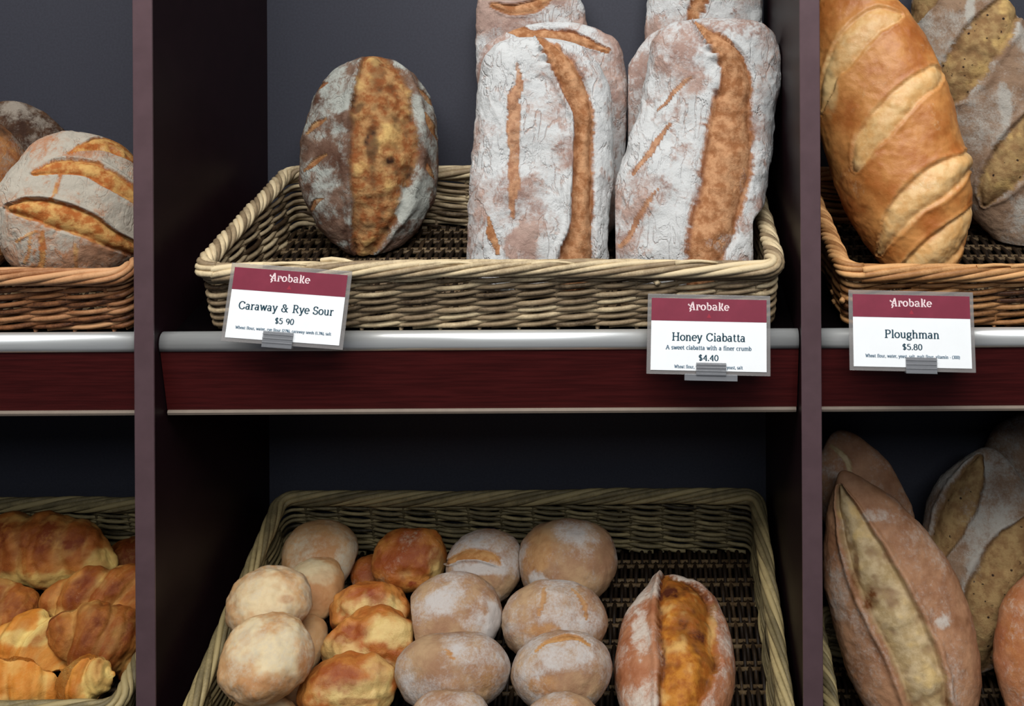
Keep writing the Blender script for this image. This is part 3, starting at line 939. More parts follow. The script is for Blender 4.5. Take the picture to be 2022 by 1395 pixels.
loaf('crusty_loaf', 'reddish brown loaf edge at the far left, left of the scored boule', 'bread', M['darkloaf'],
     [(-62, 218, 74, 0.215), (-56, 300, 94, 0.21), (-52, 400, 96, 0.195), (-54, 480, 90, 0.18), (-58, 560, 60, 0.165)],
     tf=0.6, tb=0.5, cap=2.5, ex=2.2, n=120, m=140, flour=(0.2, 30, 0.6), seed=25, blobs=[('R', 0, 380, 60, 150, 0.7)])
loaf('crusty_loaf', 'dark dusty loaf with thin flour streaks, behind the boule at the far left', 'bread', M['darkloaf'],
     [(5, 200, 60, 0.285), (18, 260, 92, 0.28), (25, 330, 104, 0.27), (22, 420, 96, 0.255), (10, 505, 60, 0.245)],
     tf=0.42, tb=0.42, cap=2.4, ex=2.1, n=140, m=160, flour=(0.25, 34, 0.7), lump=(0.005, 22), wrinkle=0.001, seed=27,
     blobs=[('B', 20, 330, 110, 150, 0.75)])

# ---------------- upper right bay
loaf('vienna_loaf', 'large shiny golden loaf with pale diagonal slashes, leaning against the right divider', 'bread', M['vienna'],
     [(1662, -70, 80, 0.215), (1690, 30, 104, 0.20), (1722, 140, 124, 0.185), (1752, 250, 132, 0.168), (1780, 350, 134, 0.152), (1806, 450, 126, 0.135), (1825, 582, 105, 0.115)],
     tf=0.70, tb=0.5, cap=3.0, ex=2.1, n=280, m=230, flour=(0.02, 20, 0.15), lump=(0.003, 14), seed=31,
     scores=[dict(p=[(1620, 220, 5), (1640, 150, 16), (1680, 85, 28), (1730, 40, 26), (1775, 30, 8)], bulge=0.1, depth=0.16, lip=0.06, dark=0.10, jit=0.18, soft=0.30, lipflour=0.0, val=0.8),
             dict(p=[(1688, 330, 10), (1712, 278, 26), (1770, 210, 27), (1842, 148, 18)], bulge=0.15, depth=0.16, lip=0.06, dark=0.10, jit=0.18, soft=0.30, lipflour=0.0, val=0.9),
             dict(p=[(1735, 500, 8), (1770, 435, 24), (1840, 368, 36), (1912, 318, 20)], bulge=0.15, depth=0.16, lip=0.06, dark=0.10, jit=0.18, soft=0.30, lipflour=0.0, val=0.9),
             dict(p=[(1785, 555, 22), (1848, 500, 34), (1898, 455, 22), (1926, 415, 10)], bulge=0.15, depth=0.16, lip=0.06, dark=0.10, jit=0.18, soft=0.30, lipflour=0.0, val=0.9),
             dict(p=[(1640, -20, 6), (1690, -30, 20), (1735, -20, 10)], bulge=0.1, depth=0.25, dark=0.2)],
     blobs=[('D', 1905, 322, 30, 30, 0.004), ('B', 1680, 430, 40, 90, 0.35), ('B', 1660, 300, 25, 90, 0.2), ('A', 1640, 170, 12, 50, 0.6), ('G', 1830, 365, 28, 14, .3),
            ('B', 1830, 250, 40, 50, 0.12), ('B', 1810, 90, 25, 50, 0.25), ('B', 1860, 440, 50, 20, .12), ('G', 1690, 80, 30, 20, .2)])
loaf('seeded_loaf', 'dusty brown seeded loaf with dark seeds, standing behind the golden one', 'bread', M['seeded'],
     [(1850, -90, 85, 0.285), (1880, 0, 108, 0.28), (1920, 120, 118, 0.27), (1962, 250, 122, 0.262), (1990, 360, 118, 0.252), (2020, 500, 80, 0.238)],
     tf=0.52, tb=0.42, cap=2.6, ex=2.2, n=230, m=200, flour=(0.38, 28, 0.5), lump=(0.003, 16), seed=33,
     scores=[dict(p=[(1860, 200, 8), (1885, 165, 34), (1930, 95, 45), (1990, 20, 30), (2010, -20, 12)], bulge=0.15, depth=0.2, lip=0.08, dark=0.25, jit=0.15, rough=0.0008),
             dict(p=[(1948, 400, 10), (1965, 360, 30), (2010, 300, 42), (2080, 210, 30)], bulge=0.15, depth=0.2, lip=0.08, dark=0.25, jit=0.15, rough=0.0008),
             dict(p=[(1795, 50, 5), (1815, 15, 18), (1850, -40, 20)], bulge=0.1, depth=0.2, dark=0.3)],
     blobs=[('G', 1915, 20, 10, 40, 0.7), ('G', 1985, 200, 10, 50, 0.6), ('G', 1960, 440, 40, 50, -0.2)])

# ---------------- lower bays: helpers for things lying on the tilted basket floor
NL = np.array([0, -math.sin(T_LO), math.cos(T_LO)])
AL = np.array([0, math.cos(T_LO), math.sin(T_LO)])
FL0 = np.array([0, LO0[0], LO0[1]]) + NL * 0.008
FLC = NL @ FL0
CAMP = np.array([0, CAMY, 0.0])


def floor_Y(px, py, h):
    """Y on the ray through the pixel where the point is h above the lower basket floor"""
    ray = P(px, py, CAMY + 1.0) - CAMP
    d = (FLC + h - NL @ CAMP) / (NL @ ray)
    return CAMY + d


def bun(name, label, mat, px, py, rx, ry, h, lean=0.35, **kw):
    """roll centred at a pixel, h = height of its centre above the basket floor, px half sizes rx, ry"""
    Y = floor_Y(px, py, h)
    c = P(px, py, Y)
    vd = CAMP - c; vd /= np.linalg.norm(vd)
    ax = NL * (1 - lean) + vd * lean; ax /= np.linalg.norm(ax)
    dY = kw.pop('dy', None)
    # spine down the roll, perpendicular to its axis
    T = np.cross(np.array([1.0, 0, 0]), ax); T /= np.linalg.norm(T)
    if T[2] > 0: T = -T
    ang = kw.pop('rot', 0.0)
    k = (Y - CAMY) / F
    # spine length so that the projected half height is ry
    vt = abs(T @ vd)
    tf = kw.get('tf', 0.68)
    R = rx * k
    need = ry * k
    comp = math.sqrt(max(1e-4, 1 - vt * vt))
    Ls = math.sqrt(max((need ** 2 - (R * tf * 0.8 * vt) ** 2), (0.6 * need) ** 2)) / comp
    Ls = min(Ls, R * 1.25)
    sts = []
    for t in (-1, -0.5, 0, 0.5, 1):
        p = c + T * Ls * t
        a, b = project(p)
        sts.append((float(a) + ang * t * ry, float(b), rx, p[1]))
    kw.setdefault('n', 120); kw.setdefault('m', 130); kw.setdefault('cap', 2.15); kw.setdefault('ex', 2.08)
    kw.setdefault('tb', 0.55); kw.setdefault('tf', tf)
    return loaf(name, label, 'bread roll', mat, sts, N0=ax, **kw)


# plain cream rolls (left column)
GP = 'smooth pale rolls at the left of the lower middle basket'
bun('bread_roll', 'tan roll in the back left corner of the basket of rolls', M['plain'], 632, 1102, 73, 67, 0.055, group=GP, flour=(0.30, 20, 0.3), seed=41,
    blobs=[('B', 625, 1090, 50, 30, 0.25), ('G', 690, 1110, 25, 60, 0.4)])
bun('bread_roll', 'small tan roll with a pale cap, just in front of the back left one', M['plain'], 620, 1166, 56, 57, 0.060, group=GP, flour=(0.15, 20, 0.3), seed=42,
    blobs=[('A', 612, 1128, 40, 22, 0.9), ('B', 640, 1175, 40, 40, 0.35)])
bun('bread_roll', 'cream white roll with wrinkled top, upper of the two big cream ones', M['plain'], 532, 1190, 80, 64, 0.120, group=GP, flour=(0.32, 18, 0.3), seed=43,
    wrinkle=0.0009, lump=(0.0038, 26), blobs=[('A', 520, 1180, 70, 50, 0.8), ('B', 565, 1183, 16, 9, 0.6), ('B', 600, 1240, 20, 20, .5)])
bun('bread_roll', 'cream roll with a baked tan underside, lower of the two big cream ones', M['plain'], 524, 1302, 87, 80, 0.125, group=GP, flour=(0.22, 18, 0.3), seed=44,
    wrinkle=0.0009, lump=(0.0038, 24), blobs=[('A', 530, 1275, 72, 48, 0.9), ('B', 530, 1365, 80, 24, 0.4), ('B', 600, 1300, 12, 40, .5), ('B', 485, 1262, 14, 14, .3)])
bun('bread_roll', 'pale roll peeping out to the right between the two big cream rolls', M['plain'], 590, 1272, 52, 58, 0.045, group=GP, flour=(0.35, 20, 0.3), seed=45)
bun('bread_roll', 'golden roll top cut by the bottom edge, below the big cream rolls', M['plain'], 520, 1435, 70, 52, 0.06, group=GP, flour=(0.1, 20, 0.2), seed=46,
    blobs=[('A', 515, 1395, 50, 20, 0.8)])
bun('bread_roll', 'pinkish roll low in the gap right of the lowest cream roll', M['plain'], 592, 1385, 42, 55, 0.03, group=GP, flour=(0.3, 20, 0.3), seed=47,
    blobs=[('B', 592, 1380, 40, 50, .3)])

# cheese rolls
GC = 'cheese topped rolls in the second row of the lower middle basket'
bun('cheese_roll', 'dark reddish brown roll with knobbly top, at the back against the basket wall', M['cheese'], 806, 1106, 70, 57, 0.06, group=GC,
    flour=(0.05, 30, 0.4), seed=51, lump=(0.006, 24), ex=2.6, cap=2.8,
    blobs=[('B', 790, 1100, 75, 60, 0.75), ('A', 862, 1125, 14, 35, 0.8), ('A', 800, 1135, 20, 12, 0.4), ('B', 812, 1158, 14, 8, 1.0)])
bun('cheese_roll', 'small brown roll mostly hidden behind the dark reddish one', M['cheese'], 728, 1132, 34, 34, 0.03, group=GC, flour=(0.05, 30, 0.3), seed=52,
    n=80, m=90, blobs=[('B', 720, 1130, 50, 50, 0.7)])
bun('cheese_roll', 'yellow cheese roll with browned rim, uppermost of the yellow stack', M['cheese'], 732, 1208, 74, 54, 0.06, group=GC, flour=(0.0, 30, 0.1), seed=53,
    lump=(0.007, 30), ex=2.4, blobs=[('A', 720, 1205, 50, 26, 0.8), ('B', 745, 1190, 18, 26, 0.7), ('B', 700, 1175, 30, 12, 0.6), ('A', 780, 1195, 20, 25, 0.6)])
bun('cheese_roll', 'lumpy yellow cheese roll with brown blisters, middle of the yellow stack', M['cheese'], 730, 1278, 88, 62, 0.07, group=GC, flour=(0.0, 30, 0.1), seed=54,
    lump=(0.008, 28), ex=2.4, blobs=[('A', 770, 1255, 45, 28, 0.9), ('A', 680, 1300, 40, 40, 0.7), ('B', 685, 1245, 36, 22, 0.8), ('B', 775, 1300, 36, 18, 0.6), ('A', 770, 1325, 25, 20, .8), ('D', 790, 1250, 40, 40, 0.006)])
bun('cheese_roll', 'big yellow cheese roll with orange crust, lowest of the yellow stack', M['cheese'], 693, 1362, 92, 68, 0.07, group=GC, flour=(0.0, 30, 0.1), seed=55,
    lump=(0.007, 26), ex=2.3, blobs=[('A', 720, 1372, 75, 32, 0.9), ('B', 670, 1335, 62, 26, 0.75), ('A', 740, 1320, 40, 20, 0.5), ('B', 715, 1388, 40, 8, .6)])

# floured rolls
GF = 'floured rolls in the middle of the lower middle basket'
bun('floured_roll', 'white dusted roll with a brown crack, between the dark reddish roll and the largest one', M['floured'], 955, 1122, 76, 66, 0.06, group=GF,
    flour=(0.55, 24, 0.4), seed=61,
    scores=[dict(p=[(885, 1110, 6), (920, 1096, 12), (965, 1100, 12), (985, 1115, 4)], bulge=0.1, depth=0.5, lip=0.5, side=1, dark=0.4)],
    blobs=[('G', 950, 1125, 45, 16, 0.6), ('G', 960, 1155, 60, 25, -0.45), ('G', 960, 1075, 40, 16, .3)])
bun('floured_roll', 'largest mottled tan round roll, at the right end of the back row', M['floured'], 1120, 1111, 96, 75, 0.065, group=GF, flour=(0.28, 26, 0.55), seed=62,
    blobs=[('G', 1070, 1142, 25, 14, 0.6), ('R', 1065, 1100, 35, 40, 0.6), ('G', 1150, 1060, 60, 20, 0.2)])
bun('floured_roll', 'pinkish floured roll in the middle row, right of the yellow rolls', M['floured'], 895, 1222, 95, 79, 0.085, group=GF, flour=(0.42, 22, 0.5), seed=63,
    blobs=[('G', 920, 1180, 70, 30, 0.3), ('G', 975, 1240, 16, 50, 0.5), ('G', 880, 1260, 60, 30, -0.4)])
bun('floured_roll', 'pale floured roll with folded creases on top, middle row beside the batard', M['floured'], 1093, 1232, 102, 73, 0.08, group=GF, flour=(0.55, 24, 0.4), seed=64,
    scores=[dict(p=[(1075, 1165, 2), (1072, 1190, 4), (1062, 1215, 3)], bulge=0, depth=0.8, dark=0.4, lip=0.8, val=.6),
            dict(p=[(1130, 1165, 2), (1155, 1195, 4), (1160, 1225, 2)], bulge=0, depth=0.8, dark=0.4, lip=0.8, val=.6)],
    blobs=[('R', 1075, 1250, 30, 14, 0.6), ('G', 1075, 1250, 32, 16, -0.4), ('D', 1100, 1180, 40, 22, 0.005)])
bun('floured_roll', 'wide pink tan floured roll in the front row, right of the lowest yellow roll', M['floured'], 895, 1332, 112, 67, 0.085, group=GF, flour=(0.38, 22, 0.5), seed=65,
    scores=[dict(p=[(880, 1282, 2), (888, 1292, 5), (895, 1302, 2)], bulge=0, depth=0.6, dark=0.4)],
    blobs=[('R', 960, 1350, 35, 30, 0.5), ('G', 900, 1300, 80, 20, 0.2)])
bun('floured_roll', 'floured roll with a white cap and orange lower half, front row beside the batard', M['floured'], 1108, 1328, 100, 70, 0.085, group=GF, flour=(0.5, 22, 0.4), seed=66,
    scores=[dict(p=[(1060, 1292, 2), (1090, 1268, 5), (1135, 1262, 5), (1165, 1280, 2)], bulge=0, depth=0.5, dark=0.3, lip=0.5)],
    blobs=[('G', 1120, 1300, 75, 26, 0.3), ('G', 1110, 1355, 80, 26, -0.35), ('R', 1060, 1350, 30, 20, .5)])
bun('floured_roll', 'floured roll mostly below the picture, under the wide pink tan roll', M['floured'], 888, 1430, 78, 58, 0.100, group=GF, flour=(0.45, 22, 0.4), seed=67)
bun('floured_roll', 'floured roll mostly below the picture, under the white capped roll', M['floured'], 1112, 1434, 74, 55, 0.100, group=GF, flour=(0.45, 22, 0.4), seed=68,
    blobs=[('R', 1110, 1392, 30, 12, .6)])


def fst(lst, h):
    return [(a, b, c, floor_Y(a, b, h)) for a, b, c in lst]


loaf('batard_loaf', 'split brown batard with a raised pointed ear, lying right of the rolls', 'bread', M['batard'],
     fst([(1318, 1142, 70), (1330, 1210, 100), (1332, 1290, 117), (1330, 1380, 122), (1328, 1500, 100)], 0.05),
     tf=0.62, tb=0.42, cap=2.8, ex=2.15, n=230, m=200, flour=(0.40, 24, 0.55), lump=(0.003, 16), seed=71, N0=NL * 0.5 + np.array([0, -0.6, 0.3]),
     scores=[dict(p=[(1318, 1148, 12), (1345, 1190, 46), (1358, 1250, 60), (1362, 1310, 58), (1345, 1370, 44), (1335, 1440, 34)],
                  bulge=0.12, depth=0.25, lip=0.12, side=1, dark=0.9, jit=0.06, rough=0.0018, lipflour=0.0)],
     blobs=[('G', 1262, 1260, 16, 70, 0.5), ('B', 1375, 1220, 35, 50, 0.5), ('A', 1410, 1250, 10, 40, .5), ('G', 1250, 1350, 40, 50, .1),
            ('D', 1300, 1142, 18, 30, 0.006), ('B', 1330, 1165, 30, 25, .5)])

# ---------------- lower right bay
loaf('pointed_batard', 'big pale pointed loaf with a long cream split, in front beside the right divider', 'bread', M['paleloaf'],
     [(1662, 930, 42, 0.205), (1695, 1010, 84, 0.195), (1735, 1110, 116, 0.175), (1775, 1210, 132, 0.155), (1802, 1300, 134, 0.135), (1822, 1400, 122, 0.112), (1838, 1510, 90, 0.09)],
     tf=0.62, tb=0.45, cap=3.2, ex=2.1, n=280, m=220, flour=(0.16, 18, 0.3), lump=(0.003, 15), seed=81,
     scores=[dict(p=[(1662, 965, 6), (1682, 1030, 24), (1715, 1110, 40), (1755, 1190, 46), (1795, 1270, 46), (1825, 1350, 44), (1845, 1440, 36)],
                  bulge=0.15, depth=0.28, lip=0.16, dark=0.35, jit=0.07, rough=0.0015, lipflour=.10)],
     blobs=[('B', 1690, 1120, 8, 60, 0.7), ('B', 1720, 1190, 12, 20, 0.6), ('G', 1660, 1130, 18, 90, 0.35), ('G', 1730, 1020, 40, 16, 0.4), ('B', 1900, 1230, 20, 12, .3),
            ('G', 1860, 1230, 20, 16, .5), ('B', 1690, 1300, 30, 70, .3)])
loaf('pointed_batard', 'smaller pale loaf end behind the big pointed one, against the divider', 'bread', M['paleloaf'],
     [(1655, 850, 60, 0.28), (1672, 910, 78, 0.275), (1700, 980, 86, 0.265), (1735, 1080, 80, 0.25), (1760, 1160, 60, 0.24)],
     tf=0.48, tb=0.42, cap=2.6, ex=2.1, n=130, m=150, flour=(0.30, 20, 0.4), seed=83,
     scores=[dict(p=[(1640, 880, 3), (1668, 905, 6), (1680, 940, 3)], bulge=0, depth=0.5, dark=0.5)])
loaf('seeded_batard', 'grey dusted loaf with brown speckled slashes, leaning behind the pale pointed loaf', 'bread', M['seeded'],
     [(1955, 884, 72, 0.262), (1950, 950, 102, 0.255), (1940, 1040, 114, 0.243), (1930, 1140, 112, 0.228), (1925, 1230, 100, 0.215), (1930, 1330, 70, 0.2)],
     tf=0.55, tb=0.42, cap=2.6, ex=2.15, n=200, m=190, flour=(0.58, 26, 0.4), lump=(0.003, 15), seed=85,
     scores=[dict(p=[(1935, 905, 8), (1910, 960, 30), (1880, 1030, 34), (1850, 1090, 22)], bulge=0.1, depth=0.2, dark=0.55, jit=0.08),
             dict(p=[(2030, 1040, 20), (1990, 1110, 50), (1950, 1210, 52), (1925, 1290, 40)], bulge=0.1, depth=0.2, dark=0.55, jit=0.08)],
     blobs=[('G', 1920, 1080, 25, 90, 0.3)])
loaf('seeded_batard', 'dim grey loaf at the far right, highest in the right lower bay', 'bread', M['seeded'],
     [(2060, 815, 60, 0.292), (2050, 880, 100, 0.288), (2050, 980, 108, 0.28), (2050, 1080, 90, 0.27)],
     tf=0.36, tb=0.36, cap=2.5, n=100, m=120, flour=(0.35, 26, 0.4), seed=87)
loaf('crusty_batard', 'orange crusted loaf cut by the right edge, low beside the pale pointed loaf', 'bread', M['batard'],
     [(2060, 1120, 50, 0.165), (2052, 1200, 68, 0.15), (2045, 1300, 74, 0.13), (2045, 1400, 70, 0.11), (2045, 1490, 50, 0.09)],
     tf=0.6, tb=0.5, cap=2.6, n=140, m=150, flour=(0.18, 26, 0.3), seed=89,
     blobs=[('R', 2010, 1250, 30, 110, 0.3)])

# ---------------- lower left bay: croissants
GCR = 'croissants heaped in the left lower basket'
CR = dict(tf=0.8, tb=0.6, cap=2.2, ex=2.1, n=150, m=120, flour=(0.02, 20, 0.1), lump=(0.004, 26), group=GCR)


def croissant(label, sts, ridge, **kw):
    a = dict(CR); a.update(kw)
    gold = a.pop('gold', False)
    return loaf('croissant', label, 'croissant', M['croissant_gold' if gold else 'croissant'], sts, ridge=ridge, **a)


croissant('brown croissant with a pale green-gold underside, on top at the back of the heap',
          [(-90, 1105, 50, 0.225), (-10, 1088, 64, 0.225), (80, 1088, 68, 0.222), (160, 1100, 60, 0.218), (232, 1120, 36, 0.215)],
          (4, 0.30, 0.0045), seed=91, blobs=[('A', 60, 1146, 130, 18, 0.9), ('A', 205, 1112, 30, 30, 0.8), ('B', 60, 1055, 120, 30, 0.7), ('B', 140, 1095, 40, 20, 0.4)])
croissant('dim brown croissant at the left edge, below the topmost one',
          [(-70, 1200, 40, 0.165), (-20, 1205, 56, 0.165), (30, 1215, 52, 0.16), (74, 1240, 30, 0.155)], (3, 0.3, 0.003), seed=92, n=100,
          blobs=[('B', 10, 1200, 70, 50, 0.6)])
croissant('flaky croissant along the divider, under the tip of the topmost one',
          [(80, 1225, 26, 0.16), (130, 1190, 46, 0.16), (190, 1180, 54, 0.165), (260, 1185, 56, 0.17), (320, 1200, 40, 0.17)], (4, -0.3, 0.004), seed=93,
          blobs=[('B', 200, 1165, 90, 20, 0.4), ('A', 110, 1215, 30, 14, .5)])
croissant('reddish brown croissant right of centre, beside the divider and above the basket rim',
          [(96, 1240, 30, 0.115), (140, 1245, 52, 0.115), (195, 1258, 62, 0.12), (245, 1290, 54, 0.125), (280, 1340, 34, 0.13)], (4, 0.25, 0.005), seed=94,
          blobs=[('B', 200, 1260, 80, 60, 0.45)])
croissant('bright golden flaky croissant in the middle of the heap, with torn layers',
          [(-60, 1335, 30, 0.112), (-10, 1295, 46, 0.112), (45, 1275, 52, 0.112), (105, 1282, 48, 0.108), (150, 1312, 40, 0.102)], (5, -0.3, 0.006), seed=95, gold=True,
          blobs=[('A', 70, 1262, 60, 14, 0.9), ('A', 90, 1230, 16, 30, .8)])
croissant('small golden croissant end with a pale pointed tip at the basket corner',
          [(118, 1350, 34, 0.085), (150, 1338, 42, 0.085), (185, 1342, 38, 0.082), (228, 1334, 12, 0.08)], (3, 0.2, 0.004), seed=96, n=90, gold=True,
          blobs=[('A', 195, 1350, 28, 36, 0.9)])
croissant('orange croissant at the front left, resting just behind the basket rim',
          [(-90, 1350, 40, 0.085), (-30, 1342, 50, 0.082), (40, 1352, 50, 0.08), (100, 1378, 40, 0.08), (150, 1415, 24, 0.08)], (4, 0.35, 0.004), seed=97, gold=True,
          blobs=[('A', 30, 1395, 90, 14, 0.5)])
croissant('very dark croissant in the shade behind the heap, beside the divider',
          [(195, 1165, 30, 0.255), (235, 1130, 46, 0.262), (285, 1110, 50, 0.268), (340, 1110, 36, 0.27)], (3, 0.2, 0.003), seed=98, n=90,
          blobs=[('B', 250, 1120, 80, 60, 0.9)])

# ------------------------------------------------------------------ lettering
GL = {
 'A': (1.35, 'l .12 0 .66 1.45;l .66 1.45 1.2 0;l .34 .5 .98 .5;s .12 0 .4;s 1.2 0 .44'),
 'B': (1.2, 'l .3 0 .3 1.45;a .6 1.1 .36 .35 -90 90;a .62 .38 .42 .38 -90 90;l .15 0 .62 0;l .15 1.45 .6 1.45;l .3 .75 .6 .75'),
 'C': (1.35, 'a .72 .725 .58 .725 45 315;l 1.14 1.4 1.14 1.05;l 1.14 .4 1.14 .12'),
 'H': (1.5, 'l .3 0 .3 1.45;l 1.2 0 1.2 1.45;l .3 .76 1.2 .76;s .3 0 .5;s 1.2 0 .5;s .3 1.45 .5;s 1.2 1.45 .5'),
 'P': (1.2, 'l .32 0 .32 1.45;a .66 1.08 .4 .37 -90 90;l .12 1.45 .66 1.45;l .32 .71 .66 .71;s .32 0 .52'),
 'R': (1.3, 'l .32 0 .32 1.45;a .66 1.08 .38 .37 -90 90;l .12 1.45 .66 1.45;l .32 .71 .66 .71;s .32 0 .5;l .66 .71 1.08 .04;s 1.16 0 .26'),
 'S': (1.05, 'a .52 1.07 .36 .38 30 270;a .52 .36 .4 .36 -150 90;l .86 1.4 .86 1.1;l .14 .05 .14 .38'),
 'W': (1.7, 'l .15 1.45 .5 0;l .5 0 .85 1.3;l .85 1.3 1.2 0;l 1.2 0 1.55 1.45;s .15 1.45 .4;s 1.55 1.45 .4'),
 'a': (.95, 'l .68 .7 .68 .08;a .4 .7 .28 .3 0 150;a .38 .28 .28 .28 0 360;a .82 .12 .14 .12 180 290'),
 'b': (1.0, 'l .22 0 .22 1.5;a .54 .5 .36 .5 0 360;l .06 1.5 .22 1.5'),
 'c': (.88, 'a .5 .5 .4 .5 50 310'),
 'd': (1.0, 'l .78 0 .78 1.5;a .46 .5 .36 .5 0 360;l .62 1.5 .78 1.5;l .78 0 .96 0'),
 'e': (.92, 'a .48 .5 .4 .5 0 315;l .1 .52 .88 .52'),
 'f': (.62, 'l .28 0 .28 1.2;a .5 1.22 .22 .28 60 180;l .06 1 .55 1;s .28 0 .4'),
 'g': (.95, 'a .44 .64 .32 .35 0 360;a .46 -.16 .38 .26 0 360;l .2 .32 .2 .1;l .68 .9 .92 1'),
 'h': (1.12, 'l .24 0 .24 1.5;a .54 .66 .3 .34 0 180;l .84 .66 .84 0;s .24 0 .4;s .84 0 .4;l .06 1.5 .24 1.5'),
 'i': (.52, 'l .26 0 .26 1;s .26 0 .42;l .08 1 .26 1;d .26 1.4'),
 'k': (1.05, 'l .24 0 .24 1.5;l .8 1 .26 .48;l .44 .62 .86 0;s .24 0 .4;s .84 0 .36;s .8 1 .34;l .06 1.5 .24 1.5'),
 'l': (.52, 'l .26 0 .26 1.5;s .26 0 .42;l .08 1.5 .26 1.5'),
 'm': (1.66, 'l .24 0 .24 1;a .52 .68 .28 .32 0 180;l .8 .68 .8 0;a 1.1 .68 .3 .32 0 180;l 1.4 .68 1.4 0;s .24 0 .4;s .8 0 .36;s 1.4 0 .4;l .06 1 .24 1'),
 'n': (1.12, 'l .24 0 .24 1;a .54 .66 .3 .34 0 180;l .84 .66 .84 0;s .24 0 .4;s .84 0 .4;l .06 1 .24 1'),
 'o': (.98, 'a .49 .5 .4 .5 0 360'),
 'p': (1.0, 'l .24 -.45 .24 1;a .56 .5 .36 .5 0 360;s .24 -.45 .4;l .06 1 .24 1'),
 'r': (.76, 'l .24 0 .24 1;a .54 .66 .28 .32 50 180;s .24 0 .44;l .06 1 .24 1'),
 's': (.76, 'a .38 .74 .25 .26 30 270;a .38 .25 .28 .25 -150 90'),
 't': (.66, 'l .28 .2 .28 1.3;a .48 .2 .2 .2 180 320;l .06 1 .56 1'),
 'u': (1.12, 'l .24 1 .24 .36;a .54 .34 .3 .34 180 360;l .84 1 .84 0;l .06 1 .24 1;l .66 1 .84 1;l .84 0 1.02 0'),
 'v': (1.0, 'l .14 1 .48 0;l .48 0 .84 1;s .14 1 .36;s .84 1 .32'),
 'w': (1.4, 'l .14 1 .42 0;l .42 0 .7 .95;l .7 .95 .98 0;l .98 0 1.26 1;s .14 1 .34;s 1.26 1 .32'),
 'y': (1.0, 'l .14 1 .5 0;l .86 1 .42 -.3;a .28 -.3 .14 .14 200 360;s .14 1 .36;s .86 1 .32'),
 '&': (1.5, 'a .62 1.13 .26 .3 -60 240;a .56 .38 .42 .38 120 380;l .42 .98 1.2 0;l .98 .5 1.15 .75;s 1.15 .76 .4;s 1.25 0 .26'),
 '$': (.98, 'a .48 1.02 .32 .33 30 270;a .48 .38 .34 .33 -150 90;l .48 -.12 .48 1.55'),
 '0': (.98, 'a .49 .7 .37 .7 0 360'), '1': (.7, 'l .36 0 .36 1.4;s .36 0 .44;l .16 1.2 .36 1.4'),
 '2': (.95, 'a .46 1.0 .34 .38 -30 170;l .74 .8 .12 .06;l .1 .04 .86 .04'), '3': (.95, 'a .44 1.04 .32 .34 -90 150;a .44 .36 .36 .36 -150 90'),
 '4': (.98, 'l .7 0 .7 1.4;l .7 1.4 .08 .42;l .08 .42 .92 .42;s .7 0 .4'), '5': (.95, 'l .22 1.38 .8 1.38;l .22 1.38 .2 .8;a .44 .44 .38 .44 -150 120'),
 '7': (.9, 'l .1 1.36 .82 1.36;l .82 1.36 .34 0'), '8': (.98, 'a .48 1.05 .3 .33 0 360;a .48 .37 .37 .37 0 360'),
 '9': (.98, 'a .48 .95 .35 .43 0 360;a .42 .7 .41 .7 -80 20'),
 ',': (.4, 'd .2 .04;l .24 .04 .14 -.26'), '.': (.4, 'd .2 .06'), '-': (.6, 'l .1 .5 .5 .5'),
 '(': (.5, 'a .5 .6 .36 .85 110 250'), ')': (.5, 'a 0 .6 .36 .85 -70 70'), '%': (1.3, 'a .3 1.0 .2 .35 0 360;a 1.0 .38 .2 .35 0 360;l .25 0 1.05 1.4'),
 ' ': (.6, ''),
}
LOGO = {
 'A': (1.5, 'a .1 .35 .5 .7 -70 -10;l .3 .1 .95 1.55;l .95 1.55 1.2 .05;l .0 .95 .55 .75;l .42 .5 1.1 .5;l 0 .9 .12 1.15;s 1.2 .02 .5'),
 'r': (.95, 'l .3 0 .3 1;a .6 .7 .28 .3 10 180;l .1 1 .3 1;s .3 0 .5;d .82 .72'),
 'o': (1.15, 'a .55 .5 .42 .48 0 360'),
 'b': (1.2, 'l .25 .1 .25 1.45;a .6 .48 .38 .46 0 360;l .05 1.45 .25 1.45'),
 'a': (1.15, 'l .82 .8 .82 .05;a .45 .75 .34 .25 20 170;a .45 .28 .32 .26 0 360;l .82 .04 1.05 .04'),
 'k': (1.2, 'l .3 0 .3 1.5;a .34 1.15 .5 .62 -80 -10;d .84 1.22;l .5 .66 .95 .04;s .3 0 .5;s 1.0 0 .36;l .1 1.5 .3 1.5'),
 'e': (1.1, 'a .52 .5 .42 .48 -5 320;l .12 .5 .95 .52'),
}


